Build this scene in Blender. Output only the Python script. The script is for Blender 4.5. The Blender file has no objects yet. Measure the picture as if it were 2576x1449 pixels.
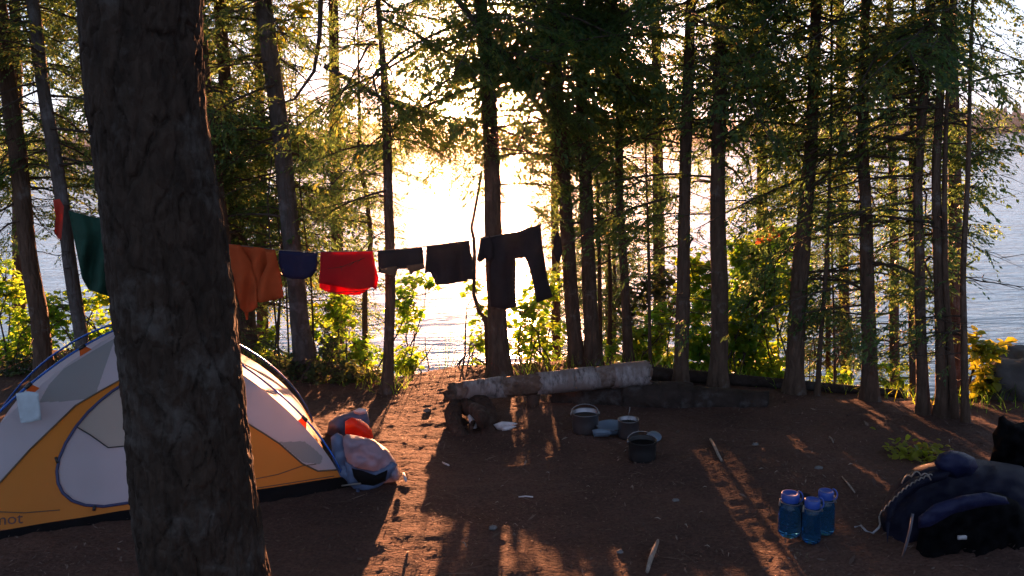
import bpy, math, random
import numpy as np
from mathutils import Vector, Matrix, noise
from mathutils.geometry import delaunay_2d_cdt
from mathutils.bvhtree import BVHTree
random.seed(7)
RNG = np.random.default_rng(11)
PI = math.pi
SC = bpy.context.scene
COL = SC.collection
W0, H0, FOC = 2576.0, 1449.0, 2022.0
PITCH, ROLL = 10.5, -1.8
CAMP = Vector((0, 0, 2.1))
RM = Matrix.Rotation(math.radians(90 - PITCH), 3, 'X') @ Matrix.Rotation(math.radians(ROLL), 3, 'Z')
RMI = np.array(RM.transposed())

def ray(px, py):
    return RM @ Vector(((px - W0/2)/FOC, -(py - H0/2)/FOC, -1.0))
def P(px, py, Y):                       # the point seen at a pixel of the photo, at a given distance ahead
    v = ray(px, py); return CAMP + v*(Y/v.y)
def proj(A):
    A = np.asarray(A, float) - np.array(CAMP)
    L = A @ RMI.T
    z = np.minimum(L[:, 2], -1e-3)
    return np.stack([W0/2 + FOC*L[:, 0]/-z, H0/2 - FOC*L[:, 1]/-z], 1)
def G0(px, py, z=0.0):
    v = ray(px, py); t = (z - CAMP.z)/v.z; return CAMP + v*t

# ------------------------------------------------------------------ terrain height
_cr = [(-30, 9.0), (-8, 8.6), (-4, 8.2), (-2.2, 7.7)] + [(G0(a, b).x, G0(a, b).y + .12) for a, b in
       [(985, 985), (1140, 958), (1450, 940), (1714, 958), (1808, 965), (2000, 986), (2190, 1008), (2313, 1038), (2427, 1058)]] + [(5.0, 5.7), (8, 5.3), (30, 5)]
CX = [c[0] for c in _cr]; CY = [c[1] for c in _cr]
def crest(x):
    return np.interp(x, CX, CY)
WATER = -3.2
def gz_np(x, y):
    t = np.maximum(y - crest(x), 0)
    z = -0.10*np.minimum(t, .6) - 0.75*np.maximum(t - .45, 0)
    z = np.maximum(z, -6.0)
    z = z + 0.025*np.sin(x*1.3 + 1)*np.cos(y*.9) + .012*np.sin(x*3.1 + y*2.3)
    z = z + .07*np.clip(6.9 - y, 0, 7) - np.maximum(-y - 6, 0)*.05
    return z
def gz(x, y): return float(gz_np(np.array(float(x)), np.array(float(y))))
def G(px, py):
    z = 0.0
    for _ in range(6):
        p = G0(px, py, z); z = gz(p.x, min(p.y, crest(p.x)))
    return Vector((p.x, p.y, z))

# ------------------------------------------------------------------ object helpers
ORG = {}
def tag(o, label=None, cat=None, group=None, kind=None):
    if label: o['label'] = label
    if cat: o['category'] = cat
    if group: o['group'] = group
    if kind: o['kind'] = kind
    return o
def thing(name, label, cat, loc, group=None):
    o = bpy.data.objects.new(name, None); COL.objects.link(o)
    o.empty_display_size = .1
    o.location = loc; ORG[o.name] = Vector(loc)
    return tag(o, label, cat, group)
def obj(name, mb, mat, parent=None, smooth=True, loc=None):
    if isinstance(mb, tuple): V, F = mb
    else: V, F = mb.v, mb.f
    V = np.asarray([tuple(p) for p in V] if not isinstance(V, np.ndarray) else V, dtype=np.float64).reshape(-1, 3)
    org = Vector((0, 0, 0))
    if parent is not None: org = ORG[parent.name]
    elif loc is not None: org = Vector(loc)
    V = V - np.array(org)
    me = bpy.data.meshes.new(name)
    if isinstance(F, np.ndarray):
        n, k = F.shape
        me.vertices.add(len(V)); me.vertices.foreach_set('co', V.astype(np.float32).ravel())
        me.loops.add(n*k); me.loops.foreach_set('vertex_index', F.astype(np.int32).ravel())
        me.polygons.add(n)
        me.polygons.foreach_set('loop_start', (np.arange(n)*k).astype(np.int32))
        me.polygons.foreach_set('loop_total', np.full(n, k, np.int32))
        me.update(calc_edges=True)
    else:
        me.from_pydata([tuple(p) for p in V], [], F); me.update()
    if smooth: me.polygons.foreach_set('use_smooth', np.ones(len(me.polygons), bool))
    mats = mat if isinstance(mat, (list, tuple)) else [mat]
    for m in mats: me.materials.append(m)
    o = bpy.data.objects.new(name, me); COL.objects.link(o)
    if parent is not None: o.parent = parent
    else: o.location = org
    ORG[o.name] = org
    return o

class MB:
    def __init__(s): s.v = []; s.f = []
    def add(s, V, F):
        n = len(s.v); s.v += [tuple(p) for p in V]; s.f += [tuple(i + n for i in f) for f in F]; return s
    def tube(s, pts, rad, sides=8, cap=True, jit=0.0, squash=1.0):
        pts = [Vector(p) for p in pts]; n = len(pts)
        if not hasattr(rad, '__len__'): rad = [rad]*n
        up = Vector((0, 0, 1)); V = []
        d0 = (pts[-1] - pts[0]).normalized()
        ref = Vector((1, 0, 0)) if abs(d0.x) < .8 else Vector((0, 0, 1))
        for i, p in enumerate(pts):
            d = (pts[min(i+1, n-1)] - pts[max(i-1, 0)])
            if d.length < 1e-9: d = d0
            d.normalize()
            a = d.cross(ref)
            if a.length < 1e-4: a = d.cross(Vector((0, 1, 0)))
            a.normalize(); b = a.cross(d).normalized()
            for k in range(sides):
                t = 2*PI*k/sides
                r = rad[i]*(1 + jit*random.uniform(-1, 1))
                V.append(p + a*(r*math.cos(t)) + b*(r*squash*math.sin(t)))
        F = []
        for i in range(n-1):
            for k in range(sides):
                k2 = (k+1) % sides
                F.append((i*sides+k, i*sides+k2, (i+1)*sides+k2, (i+1)*sides+k))
        if cap:
            F.append(tuple(range(sides-1, -1, -1))); F.append(tuple((n-1)*sides + k for k in range(sides)))
        return s.add(V, F)
    def box(s, c, size, rot=None, bev=0.0):
        c = Vector(c); hx, hy, hz = [q/2 for q in size]
        R = rot or Matrix.Identity(3)
        V = [c + R @ Vector((x*hx, y*hy, z*hz)) for x in (-1, 1) for y in (-1, 1) for z in (-1, 1)]
        return s.add(V, [(0, 1, 3, 2), (4, 6, 7, 5), (0, 4, 5, 1), (2, 3, 7, 6), (0, 2, 6, 4), (1, 5, 7, 3)])
    def lathe(s, base, prof, sides=32, axis=None, closed=False):
        base = Vector(base); V = []; F = []
        R = axis or Matrix.Identity(3)
        for (r, z) in prof:
            for k in range(sides):
                t = 2*PI*k/sides
                V.append(base + R @ Vector((r*math.cos(t), r*math.sin(t), z)))
        for i in range(len(prof)-1):
            for k in range(sides):
                k2 = (k+1) % sides
                F.append((i*sides+k, i*sides+k2, (i+1)*sides+k2, (i+1)*sides+k))
        return s.add(V, F)
    def blob(s, c, r, amp=.15, fr=1.5, nu=28, nv=18, rot=None, seed=0, flat=None):
        c = Vector(c); R = rot or Matrix.Identity(3); V = []; F = []
        for j in range(nv+1):
            ph = PI*j/nv
            for i in range(nu):
                th = 2*PI*i/nu
                d = Vector((math.sin(ph)*math.cos(th), math.sin(ph)*math.sin(th), math.cos(ph)))
                k = 1 + amp*noise.noise(d*fr + Vector((seed, seed*.7, 3))) + amp*.45*noise.noise(d*fr*2.7 + Vector((3, seed, 1)))
                q = Vector((d.x*r[0]*k, d.y*r[1]*k, d.z*r[2]*k))
                if flat is not None and q.z < -flat: q.z = -flat
                V.append(c + R @ q)
        for j in range(nv):
            for i in range(nu):
                i2 = (i+1) % nu
                F.append((j*nu+i, (j+1)*nu+i, (j+1)*nu+i2, j*nu+i2))
        return s.add(V, F)

# ------------------------------------------------------------------ materials
def new_mat(name):
    m = bpy.data.materials.new(name); m.use_nodes = True
    nt = m.node_tree; nt.nodes.clear()
    out = nt.nodes.new('ShaderNodeOutputMaterial')
    return m, nt, out
def N(nt, t, **kw):
    n = nt.nodes.new(t)
    for k, v in kw.items():
        if k in n.inputs: n.inputs[k].default_value = v
        else: setattr(n, k, v)
    return n
def ramp(nt, stops, interp='LINEAR'):
    r = nt.nodes.new('ShaderNodeValToRGB'); r.color_ramp.interpolation = interp
    e = r.color_ramp.elements
    while len(e) < len(stops): e.new(.5)
    for i, (p, c) in enumerate(stops):
        e[i].position = p; e[i].color = (*c, 1) if len(c) == 3 else c
    return r
def simple(name, color, rough=.6, metal=0, noise_amt=.25, scale=12, bump=.0, bscale=40, trans=None, spec=.5, coat=0):
    m, nt, out = new_mat(name); L = nt.links.new
    tc = N(nt, 'ShaderNodeTexCoord'); nz = N(nt, 'ShaderNodeTexNoise', Scale=scale, Detail=5.0)
    L(tc.outputs['Object'], nz.inputs['Vector'])
    c = Vector(color)
    r = ramp(nt, [(.3, tuple(c*(1-noise_amt))), (.7, tuple(min(1, q) for q in c*(1+noise_amt)))])
    L(nz.outputs['Fac'], r.inputs['Fac'])
    b = N(nt, 'ShaderNodeBsdfPrincipled', Roughness=rough, Metallic=metal)
    b.inputs['Specular IOR Level'].default_value = spec
    b.inputs['Coat Weight'].default_value = coat
    L(r.outputs['Color'], b.inputs['Base Color'])
    last = b.outputs[0]
    if bump > 0:
        n2 = N(nt, 'ShaderNodeTexNoise', Scale=bscale, Detail=6.0); L(tc.outputs['Object'], n2.inputs['Vector'])
        bp = N(nt, 'ShaderNodeBump', Strength=bump, Distance=.01); L(n2.outputs['Fac'], bp.inputs['Height']); L(bp.outputs[0], b.inputs['Normal'])
    if trans:
        t = N(nt, 'ShaderNodeBsdfTranslucent'); t.inputs['Color'].default_value = (*trans[0], 1)
        mx = N(nt, 'ShaderNodeMixShader'); mx.inputs[0].default_value = trans[1]
        L(last, mx.inputs[1]); L(t.outputs[0], mx.inputs[2]); last = mx.outputs[0]
    L(last, out.inputs['Surface'])
    return m
def leaf_mat(name, stops, tstops, tfac=.5, rough=.5):
    m, nt, out = new_mat(name); L = nt.links.new
    g = N(nt, 'ShaderNodeNewGeometry')
    tc = N(nt, 'ShaderNodeTexCoord'); nz = N(nt, 'ShaderNodeTexNoise', Scale=1.3, Detail=3.0)
    L(tc.outputs['Object'], nz.inputs['Vector'])
    ma = N(nt, 'ShaderNodeMath', operation='MULTIPLY_ADD'); ma.inputs[1].default_value = .55
    L(g.outputs['Random Per Island'], ma.inputs[0])
    mb = N(nt, 'ShaderNodeMath', operation='MULTIPLY_ADD'); mb.inputs[1].default_value = 1.3; mb.inputs[2].default_value = -.42
    L(nz.outputs['Fac'], mb.inputs[0]); L(mb.outputs[0], ma.inputs[2])
    r1 = ramp(nt, stops); r2 = ramp(nt, tstops)
    L(ma.outputs[0], r1.inputs['Fac']); L(ma.outputs[0], r2.inputs['Fac'])
    b = N(nt, 'ShaderNodeBsdfPrincipled', Roughness=rough); b.inputs['Specular IOR Level'].default_value = .3
    L(r1.outputs['Color'], b.inputs['Base Color'])
    t = N(nt, 'ShaderNodeBsdfTranslucent'); L(r2.outputs['Color'], t.inputs['Color'])
    mx = N(nt, 'ShaderNodeMixShader'); mx.inputs[0].default_value = tfac
    L(b.outputs[0], mx.inputs[1]); L(t.outputs[0], mx.inputs[2]); L(mx.outputs[0], out.inputs['Surface'])
    return m
M = {}
M['needle'] = leaf_mat('needle', [(0, (.022, .055, .034)), (.6, (.045, .095, .036)), (.93, (.08, .115, .03)), (1, (.14, .085, .035))],
                       [(0, (.05, .14, .06)), (.6, (.20, .36, .08)), (.9, (.42, .44, .09)), (1, (.58, .32, .10))], .54)
M['broad'] = leaf_mat('broad_leaf', [(0, (.035, .075, .015)), (.5, (.07, .12, .02)), (.85, (.13, .14, .02)), (1, (.2, .12, .02))],
                      [(0, (.14, .38, .04)), (.45, (.34, .66, .05)), (.85, (.66, .76, .05)), (1, (.75, .48, .05))], .62, .35)
M['yellow'] = leaf_mat('yellow_leaf', [(0, (.12, .16, .02)), (1, (.22, .2, .03))], [(0, (.42, .55, .03)), (1, (.65, .55, .04))], .6, .35)
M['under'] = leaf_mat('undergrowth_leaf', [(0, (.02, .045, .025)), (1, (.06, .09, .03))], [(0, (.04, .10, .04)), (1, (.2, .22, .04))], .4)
M['redleaf'] = leaf_mat('red_leaf', [(0, (.16, .03, .02)), (1, (.22, .07, .03))], [(0, (.5, .06, .03)), (1, (.6, .16, .05))], .55)

def bark(name, c1, c2, lichen=.2, lc=(.16, .17, .18), zs=.25, scale=22, bump=.9):
    m, nt, out = new_mat(name); L = nt.links.new
    tc = N(nt, 'ShaderNodeTexCoord'); mp = N(nt, 'ShaderNodeMapping'); mp.inputs['Scale'].default_value = (1, 1, zs)
    L(tc.outputs['Object'], mp.inputs['Vector'])
    nz = N(nt, 'ShaderNodeTexNoise', Scale=scale, Detail=8.0, Roughness=.65); L(mp.outputs[0], nz.inputs['Vector'])
    vo = N(nt, 'ShaderNodeTexVoronoi', Scale=scale*1.1, feature='DISTANCE_TO_EDGE'); L(mp.outputs[0], vo.inputs['Vector'])
    r = ramp(nt, [(.3, c1), (.7, c2)]); L(nz.outputs['Fac'], r.inputs['Fac'])
    n3 = N(nt, 'ShaderNodeTexNoise', Scale=5.0, Detail=6.0, Roughness=.7); L(tc.outputs['Object'], n3.inputs['Vector'])
    r3 = ramp(nt, [(.62-lichen*.3, (0, 0, 0)), (.72-lichen*.2, (1, 1, 1))]); L(n3.outputs['Fac'], r3.inputs['Fac'])
    mx = N(nt, 'ShaderNodeMix', data_type='RGBA'); L(r3.outputs['Color'], mx.inputs['Factor'])
    L(r.outputs['Color'], mx.inputs[6]); mx.inputs[7].default_value = (*lc, 1)
    b = N(nt, 'ShaderNodeBsdfPrincipled', Roughness=.9); b.inputs['Specular IOR Level'].default_value = .2
    L(mx.outputs[2], b.inputs['Base Color'])
    mu = N(nt, 'ShaderNodeMath', operation='MINIMUM'); mu.inputs[1].default_value = .25; L(vo.outputs['Distance'], mu.inputs[0])
    ad = N(nt, 'ShaderNodeMath', operation='MULTIPLY_ADD'); ad.inputs[1].default_value = 1.6; L(mu.outputs[0], ad.inputs[0]); L(nz.outputs['Fac'], ad.inputs[2])
    bp = N(nt, 'ShaderNodeBump', Strength=bump, Distance=.02); L(ad.outputs[0], bp.inputs['Height']); L(bp.outputs[0], b.inputs['Normal'])
    L(b.outputs[0], out.inputs['Surface'])
    return m
M['bark'] = bark('conifer_bark', (.045, .028, .02), (.12, .075, .055), .2, (.15, .13, .12))
M['bark_grey'] = bark('grey_bark', (.045, .036, .034), (.10, .085, .08), .4, (.13, .12, .125))
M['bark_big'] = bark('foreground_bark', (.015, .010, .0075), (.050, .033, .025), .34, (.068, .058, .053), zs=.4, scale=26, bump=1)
M['twig'] = simple('twig_bark', (.045, .03, .022), .85, noise_amt=.4)
M['dark_log'] = bark('dark_log_bark', (.016, .011, .009), (.045, .03, .026), .3, (.07, .06, .06), zs=1, scale=9)

def birch():
    m, nt, out = new_mat('birch_bark'); L = nt.links.new
    tc = N(nt, 'ShaderNodeTexCoord')
    uvm = N(nt, 'ShaderNodeMapping'); uvm.inputs['Scale'].default_value = (1.0, 9.0, 9.0); L(tc.outputs['Object'], uvm.inputs['Vector'])
    # lenticels run round the log: stretched across its length
    m2 = N(nt, 'ShaderNodeMapping'); m2.inputs['Scale'].default_value = (34, 13, 13); L(tc.outputs['Object'], m2.inputs['Vector'])
    n1 = N(nt, 'ShaderNodeTexNoise', Scale=1.0, Detail=4.0, Roughness=.7); L(m2.outputs[0], n1.inputs['Vector'])
    r1 = ramp(nt, [(.34, (.06, .042, .04)), (.5, (.21, .17, .17)), (.78, (.38, .33, .33))]); L(n1.outputs['Fac'], r1.inputs['Fac'])
    n2 = N(nt, 'ShaderNodeTexNoise', Scale=7.0, Detail=5.0); L(tc.outputs['Object'], n2.inputs['Vector'])
    r2 = ramp(nt, [(.46, (0, 0, 0)), (.60, (.85, .85, .85))]); L(n2.outputs['Fac'], r2.inputs['Fac'])
    mx = N(nt, 'ShaderNodeMix', data_type='RGBA'); L(r2.outputs['Color'], mx.inputs['Factor'])
    L(r1.outputs['Color'], mx.inputs[6]); mx.inputs[7].default_value = (.16, .11, .10, 1)
    b = N(nt, 'ShaderNodeBsdfPrincipled', Roughness=.7); L(mx.outputs[2], b.inputs['Base Color'])
    bp = N(nt, 'ShaderNodeBump', Strength=.5, Distance=.009); L(n1.outputs['Fac'], bp.inputs['Height']); L(bp.outputs[0], b.inputs['Normal'])
    L(b.outputs[0], out.inputs['Surface']); return m
M['birch'] = birch()
M['bare_wood'] = bark('bare_wood', (.06, .034, .026), (.17, .10, .075), .5, (.22, .17, .16), zs=1, scale=12)
M['end_grain'] = simple('end_grain', (.06, .04, .03), .9, noise_amt=.5, scale=30, bump=.6)

def ground_mat():
    m, nt, out = new_mat('forest_floor'); L = nt.links.new
    tc = N(nt, 'ShaderNodeTexCoord')
    n1 = N(nt, 'ShaderNodeTexNoise', Scale=1.1, Detail=8.0, Roughness=.6); L(tc.outputs['Object'], n1.inputs['Vector'])
    n2 = N(nt, 'ShaderNodeTexNoise', Scale=55.0, Detail=6.0, Roughness=.75); L(tc.outputs['Object'], n2.inputs['Vector'])
    mp = N(nt, 'ShaderNodeMapping'); mp.inputs['Scale'].default_value = (1, 1.6, 1); L(tc.outputs['Object'], mp.inputs['Vector'])
    v = N(nt, 'ShaderNodeTexVoronoi', Scale=38.0); L(mp.outputs[0], v.inputs['Vector'])
    r1 = ramp(nt, [(.35, (.060, .034, .029)), (.65, (.118, .064, .050))]); L(n1.outputs['Fac'], r1.inputs['Fac'])
    r2 = ramp(nt, [(.3, (.45, .4, .38)), (.55, (1, 1, 1)), (.8, (1.5, 1.35, 1.25))]); L(n2.outputs['Fac'], r2.inputs['Fac'])
    mx = N(nt, 'ShaderNodeMix', data_type='RGBA', blend_type='MULTIPLY'); mx.inputs['Factor'].default_value = 1
    L(r1.outputs['Color'], mx.inputs[6]); L(r2.outputs['Color'], mx.inputs[7])
    b = N(nt, 'ShaderNodeBsdfPrincipled', Roughness=.95); b.inputs['Specular IOR Level'].default_value = .15
    L(mx.outputs[2], b.inputs['Base Color'])
    ad = N(nt, 'ShaderNodeMath', operation='MULTIPLY_ADD'); ad.inputs[1].default_value = -.6
    L(v.outputs['Distance'], ad.inputs[0]); L(n2.outputs['Fac'], ad.inputs[2])
    bp = N(nt, 'ShaderNodeBump', Strength=1.0, Distance=.009); L(ad.outputs[0], bp.inputs['Height']); L(bp.outputs[0], b.inputs['Normal'])
    L(b.outputs[0], out.inputs['Surface']); return m
M['ground'] = ground_mat()

def water_mat():
    m, nt, out = new_mat('lake_water'); L = nt.links.new
    tc = N(nt, 'ShaderNodeTexCoord')
    mp = N(nt, 'ShaderNodeMapping'); mp.inputs['Scale'].default_value = (.55, 1.7, 1); mp.inputs['Rotation'].default_value = (0, 0, .12)
    L(tc.outputs['Object'], mp.inputs['Vector'])
    n1 = N(nt, 'ShaderNodeTexNoise', Scale=1.6, Detail=4.0, Roughness=.55, Distortion=.4); L(mp.outputs[0], n1.inputs['Vector'])
    n2 = N(nt, 'ShaderNodeTexNoise', Scale=.35, Detail=3.0); L(mp.outputs[0], n2.inputs['Vector'])
    ad = N(nt, 'ShaderNodeMath', operation='MULTIPLY_ADD'); ad.inputs[1].default_value = 2.2; L(n2.outputs['Fac'], ad.inputs[0]); L(n1.outputs['Fac'], ad.inputs[2])
    bp = N(nt, 'ShaderNodeBump', Strength=1.0, Distance=.05); L(ad.outputs[0], bp.inputs['Height'])
    b = N(nt, 'ShaderNodeBsdfPrincipled', Roughness=.09, IOR=1.33); b.inputs['Base Color'].default_value = (.015, .05, .075, 1)
    L(bp.outputs[0], b.inputs['Normal'])
    L(b.outputs[0], out.inputs['Surface']); return m
M['water'] = water_mat()
M['hill'] = simple('far_hill', (.014, .026, .026), .95, noise_amt=.4, scale=.05)
M['farwood'] = simple('far_wood', (.012, .022, .02), .95, noise_amt=.5, scale=.08)

# fabrics
M['tent_white'] = simple('tent_white_fabric', (.47, .46, .54), .6, noise_amt=.08, scale=5, bump=.5, bscale=7, trans=((.60, .52, .47), .45))
M['tent_orange'] = simple('tent_amber_fabric', (.58, .19, .010), .55, noise_amt=.05, scale=3, bump=.5, bscale=7, trans=((.75, .27, .02), .4))
M['tent_mesh'] = simple('tent_grey_mesh', (.27, .28, .30), .8, noise_amt=.05, scale=4, trans=((.35, .35, .33), .4))
M['tent_mesh_warm'] = simple('tent_door_mesh', (.40, .38, .36), .8, noise_amt=.05, scale=4, bump=.2, bscale=9, trans=((.5, .44, .33), .45))
M['floor_black'] = simple('black_floor_fabric', (.006, .005, .006), .9, spec=.1)
M['trim'] = simple('navy_trim', (.02, .025, .09), .5)
M['seam'] = simple('seam_tape', (.10, .06, .03), .6)
M['pole'] = simple('pole_anodised', (.02, .09, .36), .25, metal=.7)
M['clip'] = simple('orange_clip', (.75, .16, .02), .5, trans=((.8, .15, .02), .4))
M['black'] = simple('black_plastic', (.012, .012, .014), .4)
M['ink'] = simple('printed_ink', (.07, .025, .02), .6)
M['ink_faint'] = simple('printed_ink_faint', (.25, .07, .03), .6)
M['paper'] = simple('care_sheet', (.5, .58, .66), .5, noise_amt=.12, scale=25, trans=((.5, .5, .5), .25))
def cloth(name, c, t=None, amt=.3): return simple(name, c, .85, noise_amt=.08, scale=20, bump=.4, bscale=160, spec=.2, trans=(t or c, amt))
M['c_orange'] = cloth('orange_shirt_cloth', (.40, .075, .022), (.5, .075, .015), .3)
M['c_navy'] = cloth('navy_cloth', (.012, .015, .05), None, .12)
M['c_red'] = cloth('red_cloth', (.33, .012, .02), (.75, .01, .025), .4)
M['c_char'] = cloth('charcoal_cloth', (.024, .021, .025), None, .1)
M['c_black'] = cloth('black_cloth', (.028, .02, .022), None, .1)
M['c_green'] = cloth('green_towel_cloth', (.015, .055, .04), (.012, .05, .03), .12)
M['c_coral'] = cloth('coral_cloth', (.55, .07, .05), (.6, .08, .05), .4)
M['c_lilac'] = simple('rain_fly_fabric', (.19, .22, .33), .5, noise_amt=.06, scale=6, bump=.5, bscale=14, trans=((.36, .31, .33), .35))
M['c_blue'] = simple('slate_blue_cloth', (.08, .11, .2), .6, noise_amt=.1, scale=10, bump=.5, bscale=20)
M['c_bag'] = simple('red_stuff_sack', (.62, .045, .02), .45, noise_amt=.06, bump=.4, bscale=18, trans=((.9, .07, .02), .45))
M['metal'] = simple('steel', (.24, .23, .25), .3, metal=.9, noise_amt=.12)
M['pot_dark'] = simple('sooty_pot', (.02, .018, .02), .55, metal=.3)
M['pale_plastic'] = simple('pale_plastic', (.15, .20, .28), .35, noise_amt=.1, trans=((.4, .5, .6), .3))
M['white_stuff'] = simple('peeled_birch_bark', (.55, .5, .53), .7, noise_amt=.2, scale=25, bump=.6)
M['wood_pale'] = simple('weathered_wood', (.26, .21, .18), .8, noise_amt=.35, scale=30, bump=.6)
M['rope'] = simple('cord', (.32, .31, .34), .7)
M['line'] = simple('clothes_cord', (.12, .10, .09), .7)
M['pack'] = simple('pack_navy_nylon', (.003, .0035, .015), .6, noise_amt=.12, bump=.4, bscale=220, spec=.15)
M['pack2'] = simple('pack_black_nylon', (.002, .002, .003), .95, noise_amt=.2, bump=.3, bscale=220, spec=.08)
M['pack3'] = simple('pack_blue_nylon', (.008, .010, .04), .55, noise_amt=.15, bump=.3, bscale=150, spec=.2)
M['strap'] = simple('grey_webbing', (.09, .09, .12), .7)
M['piping'] = simple('reflective_piping', (.16, .14, .13), .35)
M['rock'] = simple('boulder', (.14, .135, .14), .85, noise_amt=.45, scale=5, bump=.9, bscale=18)
M['rock_dark'] = simple('dark_boulder', (.05, .045, .045), .85, noise_amt=.45, scale=5, bump=.9, bscale=18)
M['moss'] = simple('moss', (.13, .22, .02), .9, noise_amt=.4)
M['cap'] = simple('bottle_cap_blue', (.02, .06, .30), .4)
def bottle_mat():
    m, nt, out = new_mat('blue_bottle_plastic'); L = nt.links.new
    b = N(nt, 'ShaderNodeBsdfPrincipled', Roughness=.08, IOR=1.3); b.inputs['Base Color'].default_value = (.05, .32, .75, 1)
    b.inputs['Transmission Weight'].default_value = .93
    tc = N(nt, 'ShaderNodeTexCoord'); nz = N(nt, 'ShaderNodeTexNoise', Scale=9.0); L(tc.outputs['Object'], nz.inputs['Vector'])
    r = ramp(nt, [(.3, (.05, .28, .62)), (.7, (.08, .36, .70))]); L(nz.outputs['Fac'], r.inputs['Fac']); L(r.outputs[0], b.inputs['Base Color'])
    L(b.outputs[0], out.inputs['Surface']); return m
M['bottle'] = bottle_mat()

# ------------------------------------------------------------------ camera, sun, sky
cam = bpy.data.cameras.new('camera'); cam.sensor_width = 36; cam.lens = 36*FOC/W0
cam.clip_start = .05; cam.clip_end = 6000
co = bpy.data.objects.new('camera', cam); COL.objects.link(co); co.matrix_world = Matrix.Translation(CAMP) @ RM.to_4x4(); SC.camera = co
SUN = ray(1290, 212).normalized()
ELEV = math.asin(SUN.z); AZ = math.atan2(SUN.x, SUN.y)
sl = bpy.data.lights.new('sun', 'SUN'); sl.energy = 5.0; sl.angle = math.radians(.55); sl.color = (1, .39, .17)
so = bpy.data.objects.new('sun', sl); COL.objects.link(so); so.rotation_euler = SUN.to_track_quat('Z', 'Y').to_euler(); so.location = (0, 20, 10)
wd = bpy.data.worlds.new('World'); SC.world = wd; wd.use_nodes = True
nt = wd.node_tree; nt.nodes.clear(); L = nt.links.new
out = nt.nodes.new('ShaderNodeOutputWorld')
sky = N(nt, 'ShaderNodeTexSky', sky_type='NISHITA'); sky.sun_disc = False
sky.sun_elevation = ELEV; sky.sun_rotation = AZ; sky.air_density = 1.0; sky.dust_density = .25; sky.ozone_density = 3.0; sky.altitude = 300
SKY_STR = .039
bg = N(nt, 'ShaderNodeBackground', Strength=SKY_STR); tint = N(nt, 'ShaderNodeMix', data_type='RGBA', blend_type='MULTIPLY'); tint.inputs['Factor'].default_value = 1; tint.inputs[7].default_value = (.86, 1.04, 1.36, 1)
hs_ = N(nt, 'ShaderNodeHueSaturation', Saturation=.22); L(sky.outputs[0], hs_.inputs['Color']); L(hs_.outputs[0], tint.inputs[6]); L(tint.outputs[2], bg.inputs['Color'])
# the glow of the low sun in the hazy air round it
tc = N(nt, 'ShaderNodeTexCoord'); vn = N(nt, 'ShaderNodeVectorMath', operation='NORMALIZE'); L(tc.outputs['Generated'], vn.inputs[0])
dp = N(nt, 'ShaderNodeVectorMath', operation='DOT_PRODUCT'); L(vn.outputs[0], dp.inputs[0]); dp.inputs[1].default_value = SUN
mxm = N(nt, 'ShaderNodeMath', operation='MAXIMUM'); mxm.inputs[1].default_value = 0; L(dp.outputs['Value'], mxm.inputs[0])
last = bg.outputs[0]
for power, col, st in ((4, (.80, .91, 1), .078), (160, (1, .45, .15), .20), (9000, (1, .66, .30), 3.0)):
    pw = N(nt, 'ShaderNodeMath', operation='POWER'); pw.inputs[1].default_value = power; L(mxm.outputs[0], pw.inputs[0])
    ml = N(nt, 'ShaderNodeMath', operation='MULTIPLY'); ml.inputs[1].default_value = st; L(pw.outputs[0], ml.inputs[0])
    b2 = N(nt, 'ShaderNodeBackground'); b2.inputs['Color'].default_value = (*col, 1); L(ml.outputs[0], b2.inputs['Strength'])
    ad = N(nt, 'ShaderNodeAddShader'); L(last, ad.inputs[0]); L(b2.outputs[0], ad.inputs[1]); last = ad.outputs[0]
L(last, out.inputs['Surface'])
vs = SC.view_settings; vs.view_transform = 'Standard'; vs.look = 'None'; vs.gamma = 1; vs.use_curve_mapping = False
vs.exposure = 3.3
SC.cycles.max_bounces = 8; SC.cycles.diffuse_bounces = 3; SC.cycles.transmission_bounces = 6; SC.cycles.transparent_max_bounces = 6
SC.cycles.sample_clamp_indirect = 6

# ------------------------------------------------------------------ setting
def spaced(lo, hi, flo, fhi, fine, grow=1.22):
    a = list(np.arange(flo, fhi, fine)); s = fine; q = a[-1]
    while q < hi: s *= grow; q += s; a.append(min(q, hi))
    s = fine; q = flo; b = []
    while q > lo: s *= grow; q -= s; b.append(max(q, lo))
    return np.array(b[::-1] + a)
xs = spaced(-45, 45, -3.2, 3.6, .022); ys = spaced(-30, 32, 2.6, 7.6, .022)
X, Y = np.meshgrid(xs, ys)
Z = gz_np(X, Y)
def vnoise(X, Y, sc, seed):          # value noise on a hashed lattice
    x = X/sc; y = Y/sc; xi = np.floor(x).astype(np.int64); yi = np.floor(y).astype(np.int64); fx = x-xi; fy = y-yi
    fx = fx*fx*(3-2*fx); fy = fy*fy*(3-2*fy)
    def h(a, b):
        n = (a*374761393 + b*668265263 + seed*974711) & 0xffffffff
        n = ((n ^ (n >> 13))*1274126177) & 0xffffffff
        return ((n ^ (n >> 16)) & 0xffff)/65535.0
    return (h(xi, yi)*(1-fx)+h(xi+1, yi)*fx)*(1-fy) + (h(xi, yi+1)*(1-fx)+h(xi+1, yi+1)*fx)*fy - .5
near = ((X > -3.4) & (X < 3.8) & (Y > 2.4) & (Y < 7.8)).astype(float)
Z = Z + (.05 - .032*near)*vnoise(X, Y, .7, 1) + near*(.011*vnoise(X, Y*1.3, .17, 2) + .008*vnoise(X, Y*1.4, .07, 3) + .008*vnoise(X, Y, .03, 4))
nx, ny = len(xs), len(ys)
idx = np.arange(nx*ny).reshape(ny, nx)
F = np.stack([idx[:-1, :-1], idx[:-1, 1:], idx[1:, 1:], idx[1:, :-1]], -1).reshape(-1, 4)
tag(obj('ground', (np.stack([X, Y, Z], -1).reshape(-1, 3), F), M['ground']), kind='structure')
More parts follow.
